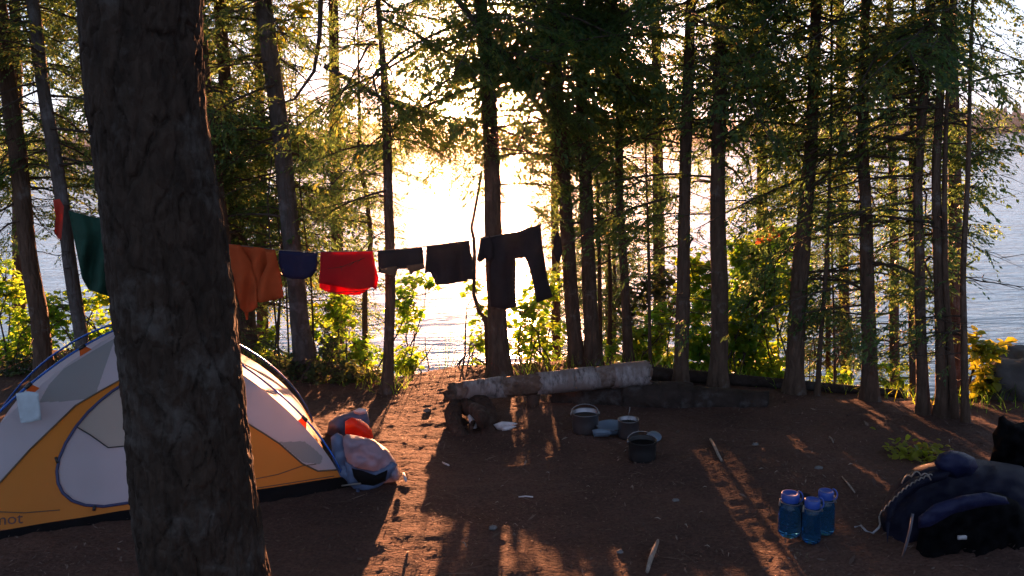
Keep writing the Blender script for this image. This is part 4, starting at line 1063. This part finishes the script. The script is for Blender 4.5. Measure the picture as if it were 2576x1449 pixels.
# the pale tag sheet clipped to the left pole
shp = [(40, 990), (70, 984), (97, 988), (99, 1010), (104, 1056), (78, 1062), (52, 1064), (46, 1030)]
_pf = [pole(FL, s) for s in np.linspace(.3, .9, 60)]; _pd = min(_pf, key=lambda p: abs(proj([tuple(p)])[0][0]-72)).y - .13
tag(obj('care_sheet', garment(shp, lambda x: _pd, amp=.006, fold=20, thick=.004, step=8), M['paper'], loc=tuple(P(70, 988, _pd))), 'pale sheet in a clear sleeve hung on the left tent pole', 'tag')

# ------------------------------------------------------------------ crumpled gear at the right end of the tent
def inflate(poly, depth, thick, seed=0, step=9, wr=.02, lean=0.0, ref=40):
    V2, D2, F = tri_outline(poly, step); n = len(V2); ybot = max(p[1] for p in poly); Vf = []; Vb = []
    for (x, y), d in zip(V2, D2):
        k = math.sqrt(max(0, min(1, d/ref)*(2-min(1, d/ref)))); dep = depth + lean*(ybot-y)/100
        q = P(x, y, dep); s = (q-CAMP).normalized()
        w = wr*k*(noise.noise(Vector((x/26, y/18, seed))) + .6*abs(noise.noise(Vector((x/12, y/14, seed+5)))) + .5*math.sin((x*.7+y)/13+3*noise.noise(Vector((x/40, y/40, seed)))))
        Vf.append(q - s*(thick*k + w + .001)); Vb.append(q + s*(thick*k + .001))
    FF = [tuple(f) for f in F] + [tuple(i+n for i in reversed(f)) for f in F]; ec = set()
    for f in F:
        for i in range(len(f)): ec.add((f[i], f[(i+1) % len(f)]))
    for (a, b) in ec:
        if (b, a) not in ec: FF.append((b, a, a+n, b+n))
    return (Vf+Vb, FF)
zc = [G(920, 1222).y, G(900, 1120).y, G(880, 1085).y]
fly = thing('rain_fly', 'bunched grey and lilac rain fly spilling from the right end of the tent', 'rain fly', G(920, 1215))
obj('hood', inflate([(858, 1103), (872, 1092), (900, 1096), (940, 1106), (975, 1130), (995, 1158), (1006, 1195), (1003, 1208), (985, 1215), (962, 1220), (940, 1200), (915, 1190), (880, 1180), (858, 1150)], zc[0]+.06, .12, 3, wr=.05), M['c_lilac'], fly)
obj('fold', inflate([(832, 1100), (848, 1088), (862, 1095), (872, 1120), (876, 1160), (895, 1200), (905, 1232), (880, 1225), (852, 1208), (838, 1180)], zc[0]+.04, .07, 4, wr=.035), M['c_blue'], fly)
obj('fold', inflate([(868, 1160), (900, 1178), (940, 1185), (985, 1160), (1000, 1168), (985, 1198), (958, 1222), (940, 1232), (925, 1243), (900, 1240), (875, 1215)], zc[0]-.02, .05, 6, wr=.03), M['c_blue'], fly)
obj('mouth_shade', inflate([(885, 1178), (912, 1184), (945, 1196), (975, 1182), (970, 1210), (940, 1222), (905, 1218), (890, 1200)], zc[0]-.075, .03, 7, wr=.01, ref=15), M['floor_black'], fly)  # shade inside the opening, put in as a black piece
obj('guy_stake', MB().tube([P(860, 1222, zc[0]-.05), P(890, 1218, zc[0]-.08), P(908, 1216, zc[0]-.09)], .005, 6), M['piping'], fly)
obj('guy_tab', MB().tube([P(900, 1232, zc[0]-.05), P(902, 1250, zc[0]-.1)], [.012, .007], 6), M['c_blue'], fly)
tag(obj('stuff_sack', inflate([(868, 1060), (885, 1050), (905, 1054), (922, 1065), (934, 1080), (940, 1100), (915, 1104), (888, 1098), (868, 1092)], zc[1]+.02, .10, 9, wr=.05, step=7), M['c_bag'], loc=tuple(G(905, 1115))), 'bright red stuff sack lying against the rain fly', 'sack')
tag(obj('clothing_pile', inflate([(828, 1062), (850, 1045), (880, 1036), (905, 1028), (925, 1035), (930, 1062), (926, 1085), (900, 1098), (862, 1105), (835, 1120), (822, 1090)], zc[2]-.05, .11, 12, wr=.06, step=7), M['c_blue'], loc=tuple(G(880, 1090))), 'heap of grey blue clothing behind the red sack', 'clothes')
tag(obj('white_cloth', inflate([(888, 1033), (905, 1026), (922, 1030), (921, 1040), (905, 1044), (892, 1040)], zc[2]-.17, .02, 14, wr=.02, step=5, ref=8), M['white_stuff'], loc=tuple(G(905, 1085))), 'small white cloth on top of the grey blue clothing heap', 'cloth')

# ------------------------------------------------------------------ logs
def log(name, label, a, b, ra, rb, mats, seglen=None, seed=0, group='logs round the clearing', sides=36, bend=.0, rough=.05, axial=True):
    """segments: list of (t0, t1, material) become parts; geometry built in world"""
    a = Vector(a); b = Vector(b); root = thing(name, label, 'log', a.lerp(b, .5) - Vector((0, 0, (ra+rb)/2)), group)
    d = (b-a); L_ = d.length; d.normalize(); s = d.cross(Vector((0, 0, 1))).normalized(); up = s.cross(d)
    for (t0, t1, mt, lift, nm) in mats:
        n = max(3, int((t1-t0)*L_/.02)); V = []; F = []
        for i in range(n+1):
            t = t0+(t1-t0)*i/n; c = a.lerp(b, t) + up*bend*math.sin(PI*t); r = ra+(rb-ra)*t + lift
            for k in range(sides):
                th = 2*PI*k/sides
                kk = 1 + rough*noise.noise(Vector((t*L_*3, math.cos(th)*1.5+seed, math.sin(th)*1.5))) + rough*.5*noise.noise(Vector((t*L_*14, math.cos(th)*6+seed, math.sin(th)*6)))
                off = 0
                if i in (0, n): off = .05*noise.noise(Vector((math.cos(th)*2, math.sin(th)*2, seed+i+t0*9))) + .02*noise.noise(Vector((math.cos(th)*6, math.sin(th)*6, seed+i+t0*9)))
                V.append(c + d*off + (s*math.cos(th) + up*math.sin(th))*r*kk)
        for i in range(n):
            for k in range(sides):
                k2 = (k+1) % sides; F.append((i*sides+k, (i+1)*sides+k, (i+1)*sides+k2, i*sides+k2))
        F.append(tuple(range(sides))); F.append(tuple(n*sides+k for k in range(sides-1, -1, -1)))
        obj(nm, (V, F), M[mt], root)
    return root, a, b, s, up, d
yB = 5.75
A_ = P(1146, 985, yB); B_ = P(1632, 938, yB+.18)
RA = 24*(yB/FOC); RB = 31*((yB+.18)/FOC)
bl, a, b, s_, up_, d_ = log('birch_log', 'peeling white birch log propped as a bench, nearest the sunlit strip', A_, B_, RA, RB,
    [(-.005, 1.0, 'bare_wood', 0, 'wood'), (.045, .24, 'birch', .006, 'bark_sleeve'), (.43, .60, 'birch', .006, 'bark_sleeve'), (.602, .72, 'birch', .005, 'bark_sleeve'), (.81, .985, 'birch', .007, 'bark_sleeve')], seed=2, rough=.07)
# jagged dark hollow end of the log
mb = MB(); V = []; n = 30
for j, (rr, off) in enumerate(((1.05, 0), (1.0, -.05), (.75, -.03), (.3, .02))):
    for k in range(n):
        t = 2*PI*k/n; jj = .03*noise.noise(Vector((math.cos(t)*2.2, math.sin(t)*2.2, j*3.0))) - (.045 if math.sin(t) < -.2 and j in (1,) else 0)
        V.append(a + d_*(off + jj) + (s_*math.cos(t) + up_*math.sin(t))*RA*rr)
F = [(j*n+k, (j+1)*n+k, (j+1)*n+(k+1) % n, j*n+(k+1) % n) for j in range(3) for k in range(n)] + [tuple(3*n+k for k in range(n))]
obj('broken_end', (V, F), M['end_grain'], bl)
# gnarled stump under the left end
st = thing('stump', 'gnarled root stump propping up the left end of the birch log', 'stump', G(1190, 1100))
ys_ = G(1195, 1095).y; yt = yB+.03
mb = MB()
for path, w in (([(1150, 1012), (1140, 1040), (1143, 1072), (1162, 1102)], (40, 46, 42, 34)), ([(1200, 1008), (1222, 1035), (1232, 1070), (1225, 1104)], (62, 54, 46, 40)), ([(1165, 1015), (1185, 1030), (1205, 1035), (1215, 1060)], (46, 42, 40, 36)), ([(1160, 1095), (1190, 1100), (1225, 1100)], (26, 22, 26)), ([(1195, 1030), (1192, 1055), (1186, 1078)], (20, 16, 9))):
    m = len(path); mb.tube([P(x, y, yt + (ys_-yt)*i/(m-1) + random.uniform(-.02, .02)) for i, (x, y) in enumerate(path)], [q*.5*5.6/FOC for q in w], 14, jit=.10)
M['stump'] = bark('stump_wood', (.03, .017, .013), (.085, .045, .035), .2, (.11, .08, .07), zs=.5, scale=16)
obj('root_wood', mb, M['stump'], st)
obj('pale_root', MB().tube([P(1180, 1045, 5.48), P(1186, 1058, 5.45), P(1192, 1068, 5.43), P(1196, 1082, 5.42)], [.012, .02, .022, .015], 8, jit=.15), M['white_stuff'], st)
sp = thing('short_log', 'small upright block of wood under the middle of the birch log', 'log', G(1345, 1070), 'logs round the clearing')
gy = yB + .06
obj('wood', MB().tube([Vector((P(1340, 1000, gy).x, gy+.02, gz(0, gy)-.03)), Vector((P(1340, 1000, gy).x, gy+.02, .13)), Vector((P(1342, 1000, gy).x, gy+.02, P(1340, 992, gy).z))], [.05, .046, .05], 20, jit=.04), M['stump'], sp)
# the big dark log behind the pots and the pole beyond it
gD = G(1660, 1062); gE = G(1920, 1075)
LR = .15
pA = P(1392, 1002, 6.06); pB = P(1925, 1020, 5.80)
log('dark_log', 'thick dark log lying on the ground behind the cooking pots', pA, pB, .135, .11, [(0, 1, 'dark_log', 0, 'wood'), (.33, .66, 'dark_log', .022, 'bark_sleeve')], seed=8, rough=.09, bend=.02)
pA = P(1640, 962, 6.62); pB = P(2265, 1032, 6.02); pA.z = .06 + gz(pA.x, pA.y); pB.z = .03 + gz(pB.x, pB.y)
log('fallen_pole', 'long thin fallen pole along the crest ending at the flared trunk', pA, pB, .06, .032, [(0, 1, 'dark_log', 0, 'wood')], seed=9, rough=.06, sides=18)

# ------------------------------------------------------------------ cooking gear
def pot(name, label, px, pyb, rpx, hpx, mat, cat='cooking pot', lid=None, handle=True, spoon=False):
    g = G(px, pyb); D = math.hypot(g.y, 2.0)*1.0; k = math.sqrt(g.y**2 + 2.1**2)/FOC
    r = rpx*k; h = hpx*k
    root = thing(name, label, cat, g, 'cooking gear on the ground')
    obj('body', MB().lathe(g, [(0, .004), (r*.93, .004), (r*.98, .02), (r, h*.5), (r, h-.004), (r+.004, h), (r+.002, h+.003), (r-.003, h), (r-.004, h*.5), (r-.012, .02), (0, .015)], 40), M[mat], root)
    if handle:
        c = g + Vector((0, 0, h*.9)); pts = [c + Vector((r*1.02*math.cos(t), r*.25*math.sin(t)+.01, r*.55*math.sin(t))) for t in np.linspace(0, PI, 16)]
        obj('bail_handle', MB().tube([p + Vector((0, .03, 0)) for p in pts], .0022, 6), M['metal'], root)
        for sx in (-1, 1): obj('lug', MB().box(c + Vector((sx*(r+.004), .01, 0)), (.008, .02, .022)), M['metal'], root)
    if lid: obj('contents', MB().lathe(g + Vector((0, 0, h*.8)), [(0, 0), (r-.005, 0)], 32), M[lid], root)
    return root, g, r, h
pot('cooking_pot', 'larger steel cooking pot, leftmost of the cooking gear', 1473, 1086, 33, 50, 'metal', lid='pot_dark')
_, g2, r2, h2 = pot('cup', 'steel cup with a spoon standing in it', 1581, 1100, 25, 46, 'metal', 'cup', lid='pot_dark', handle=False)
tag(obj('spoon', MB().tube([g2 + Vector((-.01, .01, h2*.6)), g2 + Vector((.006, .02, h2+.03)), g2 + Vector((.014, .024, h2+.075))], [.003, .0025, .005], 6, squash=.5), M['metal'], loc=tuple(g2)), 'thin metal spoon handle sticking out of the steel cup', 'spoon')
pot('cooking_pot', 'soot black cooking pot in front of the other cooking gear', 1616, 1156, 33, 50, 'pot_dark', lid='floor_black')
g = G(1538, 1092); tag(obj('bowl', MB().lathe(g + Vector((0, 0, .01)), [(0, .0), (.05, .0), (.085, .03), (.1, .055), (.103, .056), (.096, .05), (.05, .008), (0, .006)], 36), M['pale_plastic'], loc=tuple(g)), 'shallow pale plastic bowl between the pot and the cup', 'bowl')
g = G(1512, 1100); tag(obj('food_pouch', inflate([(1489, 1082), (1510, 1077), (1540, 1080), (1545, 1090), (1530, 1098), (1495, 1099)], g.y-.02, .02, 4, step=6, wr=.012, ref=10), M['pale_plastic'], loc=tuple(g)), 'small pale blue food pouch lying in front of the bowl', 'pouch')
gl = G(1648, 1115); tag(obj('pot_lid', MB().lathe(P(1645, 1098, gl.y+.05), [(0, .012), (.02, .012), (.045, .008), (.05, 0), (.049, -.004), (0, .004)], 30, axis=Matrix.Rotation(.35, 3, 'X')), M['pale_plastic'], loc=tuple(P(1645, 1098, gl.y+.05))), 'pale lid resting on the rim of the soot black pot', 'lid')
g = G(1270, 1083)
r_ = thing('birch_bark_piece', 'curled pale strips of birch bark right of the root stump', 'bark', g)
for poly, dz in (([(1241, 1068), (1262, 1060), (1290, 1062), (1303, 1066), (1285, 1074), (1268, 1084), (1250, 1080)], 0), ([(1262, 1074), (1285, 1070), (1300, 1072), (1280, 1083), (1262, 1086)], -.02)):
    obj('strip', inflate(poly, g.y+dz, .012, 5, step=5, wr=.012, ref=7), M['white_stuff'], r_)

# ------------------------------------------------------------------ bottles
def bottle(label, px, pyb, hpx, rpx, loop=1, cap='cap', mat='bottle'):
    g = G(px, pyb); k = math.sqrt(g.y**2+2.1**2)/FOC; r = rpx*k; h = hpx*k
    root = thing('water_bottle', label, 'water bottle', g, 'blue water bottles on the ground')
    zt = h*.80
    obj('body', MB().lathe(g, [(0, .004), (r*.8, .002), (r*.97, .012), (r*1.03, h*.12), (r, h*.35), (r*.97, zt*.8), (r*.86, zt*.93), (r*.70, zt), (r*.70, zt+.012)], 40), M[mat], root)
    c = g + Vector((0, 0, zt+.004))
    cp = MB().lathe(c, [(r*.80, 0), (r*.82, .004), (r*.82, h*.15), (r*.76, h*.17), (r*.6, h*.165), (r*.55, h*.155), (0, h*.155)], 40); obj('cap', cp, M[cap], root)
    pts = [c + Vector((loop*(r*.8 + .018*math.sin(t)), .0 + .01*math.cos(t), h*.08 + .022*math.cos(t))) for t in np.linspace(0, PI, 12)]
    obj('cap_loop', MB().tube(pts, .0035, 6), M[cap], root)
    st = [c + Vector((r*.88*math.cos(t), r*.88*math.sin(t), -.006 + .003*math.sin(2*t))) for t in np.linspace(0, 2*PI, 24)]
    obj('strap_ring', MB().tube(st, .0028, 5, cap=False), M['strap'], root)
    for sg in (-1, 1): obj('strap_lug', MB().tube([c + Vector((sg*r*.92, 0, .008)), c + Vector((sg*r*1.05, -.006, -.022))], [.004, .005], 6), M['piping'], root)
    return root
bottle('blue water bottle, leftmost and brightest of the three', 1985, 1346, 106, 25)
bottle('shorter blue water bottle in front, middle of the three', 2040, 1362, 106, 21)
bottle('blue water bottle with a loop handle, rightmost and rear of the three', 2074, 1340, 106, 21)
g = G(2020, 1330); tag(obj('black_cup', MB().lathe(g, [(0, .003), (.03, .003), (.036, .1), (.038, .165), (.034, .168), (.03, .12), (0, .1)], 28), M['pot_dark'], loc=tuple(g)), 'small black canister standing behind the blue bottles', 'canister')

# ------------------------------------------------------------------ backpack
pk = thing('backpack', 'bulging dark navy backpack lying in the lower right corner', 'backpack', G(2420, 1440))
yP = G(2300, 1420).y
obj('main_body', inflate([(2214, 1300), (2222, 1262), (2240, 1228), (2270, 1196), (2310, 1172), (2360, 1160), (2430, 1152), (2500, 1160), (2570, 1172), (2640, 1230), (2680, 1340), (2690, 1480), (2640, 1560), (2420, 1600), (2290, 1580), (2240, 1500), (2220, 1400)], yP+.12, .19, 21, step=14, wr=.035, ref=110, lean=.10), M['pack'], pk)
obj('front_pocket', inflate([(2318, 1312), (2352, 1282), (2400, 1268), (2452, 1240), (2510, 1238), (2560, 1262), (2612, 1330), (2620, 1450), (2560, 1530), (2450, 1512), (2380, 1520), (2322, 1470), (2302, 1390)], yP-.01, .07, 23, step=11, wr=.06, ref=60, lean=.10), M['pack2'], pk)
obj('side_panel', inflate([(2226, 1280), (2250, 1236), (2290, 1205), (2350, 1182), (2400, 1180), (2380, 1205), (2320, 1225), (2270, 1262), (2240, 1310), (2232, 1370)], yP-.02, .05, 25, step=10, wr=.02, ref=25, lean=.12), M['pack'], pk)
obj('top_lid', inflate([(2350, 1165), (2362, 1142), (2390, 1132), (2425, 1138), (2452, 1152), (2462, 1175), (2445, 1196), (2405, 1204), (2368, 1194)], yP+.25, .10, 27, step=8, wr=.025, ref=34), M['pack3'], pk)
obj('blue_flap', inflate([(2310, 1300), (2350, 1268), (2420, 1246), (2480, 1238), (2530, 1250), (2540, 1268), (2470, 1275), (2400, 1292), (2340, 1325), (2310, 1330)], yP-.13, .03, 28, step=9, wr=.015, ref=16), M['pack3'], pk)
def scall(x0, y0, x1, y1, dep, n=9, amp=4):
    pts = []
    for i in range(n*8+1):
        t = i/(n*8); x = x0+(x1-x0)*t; y = y0+(y1-y0)*t; y -= amp*abs(math.sin(PI*n*t)); y -= 16*math.sin(PI*t)
        pts.append(P(x, y, dep))
    return pts
obj('piping', MB().tube(scall(2212, 1298, 2345, 1196, yP-.10, 12, 6), .0026, 5), M['piping'], pk)
obj('piping', MB().tube(scall(2268, 1216, 2342, 1208, yP-.13, 3, 10), .0028, 5), M['piping'], pk)
obj('webbing_strap', MB().tube([P(2296, 1292, yP-.20), P(2290, 1330, yP-.22), P(2280, 1370, yP-.22), P(2270, 1400, yP-.2)], [.010, .009, .009, .006], 8, squash=.35), M['strap'], pk)
gc = G(2180, 1350)
cp_ = [P(x, y, G(x, y).y-.01) for x, y in ((2150, 1338), (2165, 1334), (2178, 1348), (2195, 1354), (2210, 1340), (2214, 1320), (2212, 1300))]
for q in cp_[:5]: q.z = max(q.z, gz(q.x, q.y)+.03)
obj('cord_loop', MB().tube(cp_, .005, 6), M['rope'], pk)
obj('buckle', MB().box(P(2420, 1352, yP-.16), (.035, .01, .014)), M['rope'], pk)
sh = thing('stuff_sack', 'black sack slumped at the right edge behind the backpack', 'sack', G(2560, 1230))
obj('sack_body', inflate([(2488, 1168), (2500, 1120), (2496, 1092), (2510, 1070), (2512, 1050), (2524, 1044), (2534, 1056), (2552, 1066), (2580, 1060), (2612, 1072), (2640, 1066), (2680, 1100), (2700, 1240), (2560, 1262), (2510, 1225), (2494, 1196)], G(2540, 1215).y, .13, 31, step=9, wr=.09, ref=60), M['pack2'], sh)
obj('drawcord', MB().tube([P(2494, 1170, G(2540, 1215).y-.02), P(2500, 1185, G(2540, 1215).y-.03), P(2496, 1196, G(2540, 1215).y-.04)], .004, 5), M['rope'], sh)

# ------------------------------------------------------------------ rocks, sticks, litter
def rock(label, px, py, dep, r, mat, seed, sink=.25, amp=.3):
    c = P(px, py, dep); zb = gz(c.x, dep)
    return tag(obj('boulder', MB().blob(c, r, amp, 1.3, 48, 30, seed=seed), M[mat], loc=(c.x, c.y, zb)), label, 'boulder', 'boulders at the right of the bank')
rock('big boulder at the right edge, its grey top catching the light', 2596, 985, 5.95, (.42, .36, .37), 'rock_dark', 3, amp=.35)
rock('low dark boulder at the right edge below the big one', 2600, 1130, 5.6, (.34, .3, .16), 'rock_dark', 5)
rock('dark boulder under the overhang at the right edge', 2620, 1010, 6.1, (.33, .3, .16), 'rock_dark', 8)
def seedlings():
    r = np.random.default_rng(31); g = G(2320, 1150); n = 220
    C = np.stack([g.x + r.normal(0, .10, n), g.y + r.normal(0, .09, n), np.full(n, g.z) + np.abs(r.normal(0, .028, n))], 1)
    o = obj('seedling_patch', leaf_quads(C, (.025, .055), r), M['yellow'], smooth=False, loc=tuple(g)); tag(o, 'small patch of bright green seedlings behind the backpack', 'seedlings', kind='stuff')
seedlings()
def stick(name, label, pts, rad, mat='wood_pale', cat='stick', lift=.01, squash=.6):
    pp = []
    for x, y in pts:
        g = G(x, y); pp.append(g + Vector((0, 0, lift+rad*.6)))
    n = len(pp); tag(obj(name, MB().tube(pp, [rad*(.55 + .45*math.sin(PI*(i+.5)/n)) for i in range(n)], 9, jit=.15, squash=squash), M[mat], loc=tuple(pp[0])), label, cat, 'wood scraps on the ground')
stick('wood_chip', 'pale split stick lying right of the cooking pots', [(1787, 1112), (1797, 1130), (1806, 1148), (1815, 1166)], .014)
stick('wood_chip', 'pale triangular splinter at the bottom edge right of the middle', [(1655, 1372), (1645, 1395), (1636, 1418), (1628, 1446)], .017)
stick('wood_chip', 'small straight white stick lying level near the light streaks', [(1305, 1256), (1322, 1254), (1341, 1256)], .006, 'white_stuff')
stick('wood_chip', 'short pale stick at the edge of the sunlit strip', [(1113, 1168), (1120, 1172), (1130, 1176)], .006, 'white_stuff')
stick('wood_chip', 'upright pale chip casting a shadow in the sunlit strip', [(1016, 1208), (1019, 1216), (1022, 1224)], .014, 'white_stuff', lift=.03)
stick('wood_chip', 'pale chip between the dark log and the rightmost trunks', [(2086, 1104), (2092, 1110), (2096, 1118)], .008)
stick('wood_chip', 'thin brown twig lying between the bottles and the backpack', [(2118, 1205), (2135, 1225), (2150, 1245)], .006, 'wood_pale')

random.seed(404)
for i in range(30):
    px = random.uniform(1150, 2450); py = random.uniform(1090, 1430); g = G(px, py)
    if px > 2150 and py > 1120: continue
    a = random.uniform(0, PI); l = random.uniform(.008, .022); d = Vector((math.cos(a), math.sin(a), random.uniform(-.1, .3)))*l
    tag(obj('wood_flake', MB().tube([g - d + Vector((0, 0, .012)), g + Vector((.002, .003, .016)), g + d + Vector((0, 0, .012))], [.002, l*.28, .001], 6, jit=.2, squash=.4), M['wood_pale'], loc=tuple(g)),
        'tiny pale flake of wood scattered on the dark ground', 'wood flake', 'tiny wood flakes on the dark ground')
for i, (px, py, r) in enumerate(((1075, 1035, .03), (1700, 1260, .018), (1240, 1330, .02), (2060, 1180, .022), (1560, 1390, .016), (1900, 1120, .02))):
    g = G(px, py); lab = ('stone in the sunlit strip left of the log end', 'pebble in the dark ground right of the white stick', 'pebble beside the long light streaks near the bottom', 'pebble below the pale chip on the right slope', 'pebble near the bottom edge left of the splinter', 'pebble right of the pale split stick')[i]
    tag(obj('stone', MB().blob(g + Vector((0, 0, r*.3)), (r, r*.8, r*.55), .35, 1.6, 20, 12, seed=i*3.3), M['rock'], loc=tuple(g)), lab, 'stone', 'stones in the clearing')

def litter():
    """fallen needles, twigs and leaf scraps over the whole clearing"""
    r = np.random.default_rng(5); n = 26000
    x = r.uniform(-3.4, 3.9, n); y = 2.5 + 5.3*r.random(n)**1.2
    k = y < crest(x)+.3; x = x[k]; y = y[k]; n = len(x)
    # drop onto the displaced sheet
    gx = np.clip(np.searchsorted(xs, x)-1, 0, nx-2); gy_ = np.clip(np.searchsorted(ys, y)-1, 0, ny-2)
    z = Z[gy_, gx] + .006
    a = r.uniform(0, 2*PI, n); l = r.uniform(.005, .014, n)*np.where(r.random(n) < .05, 2.2, 1); w = np.where(r.random(n) < .3, l*.35, .0015)
    tg = r.random(n) < .02; l = np.where(tg, r.uniform(.03, .09, n), l); w = np.where(tg, .0028, w)
    tz = np.where(tg, r.uniform(-.08, .12, n), r.uniform(-.3, .7, n))
    d = np.stack([np.cos(a), np.sin(a), tz], 1); s = np.stack([-np.sin(a), np.cos(a), r.uniform(-.5, .5, n)], 1)
    c = np.stack([x, y, z + .3*l*np.abs(tz)], 1)
    V = np.stack([c-d*l[:, None], c+s*w[:, None], c+d*l[:, None], c-s*w[:, None]], 1)
    m = leaf_mat('fallen_litter', [(0, (.04, .026, .022)), (.5, (.10, .065, .055)), (1, (.24, .17, .14))], [(0, (.08, .04, .02)), (1, (.16, .09, .05))], .12, .8)
    o = quads_obj('forest_litter', V, m, None); tag(o, 'fallen needles, twigs and leaf scraps strewn over the clearing', 'leaf litter', kind='stuff')
    # a fringe of bank grass and small seedlings at the crest
    n = 2600; x = r.uniform(-5, 5.2, n); y = crest(x) + r.uniform(-.25, .8, n)
    k = ~((x > -.93) & (x < -.22)); x = x[k]; y = y[k]; n = len(x); z = gz_np(x, y)
    a = r.uniform(0, 2*PI, n); h = r.uniform(.05, .16, n); w = .003
    c = np.stack([x, y, z-.01], 1); s = np.stack([np.cos(a)*w, np.sin(a)*w, 0*a], 1); t = np.stack([r.normal(0, .04, n), r.normal(0, .04, n), h], 1)
    V = np.stack([c-s, c+s, c+s*.6+t*.6, c-s*.6+t*.6], 1); V2 = np.stack([c-s*.6+t*.6, c+s*.6+t*.6, c+s*.1+t*[1.6, 1.6, 1], c-s*.1+t*[1.6, 1.6, 1]], 1)
    o = quads_obj('bank_grass', np.concatenate([V, V2]), M['broad'], None); tag(o, 'low grass and seedlings fringing the top of the bank', 'grass', kind='stuff')
litter()
def reeds():
    g = Vector((P(1150, 950, 7.6).x, 7.6, 0)); g.z = gz(g.x, g.y); mb = MB()
    for x0, y0, x1, y1 in ((1112, 955, 1128, 870), (1118, 955, 1120, 845), (1128, 955, 1150, 860), (1135, 955, 1158, 880), (1105, 955, 1100, 880), (1150, 955, 1172, 900), (1122, 955, 1135, 820)):
        a = P(x0, y0, 7.5); b = P(x1, y1, 7.6); a.z = gz(a.x, a.y) - .02
        mb.tube([a, a.lerp(b, .5) + Vector((.01, 0, 0)), b], [.003, .0025, .001], 4, cap=False)
    tag(obj('reeds', mb, M['broad'], loc=tuple(g)), 'few thin upright stems in the gap before the open water', 'reeds')
reeds()
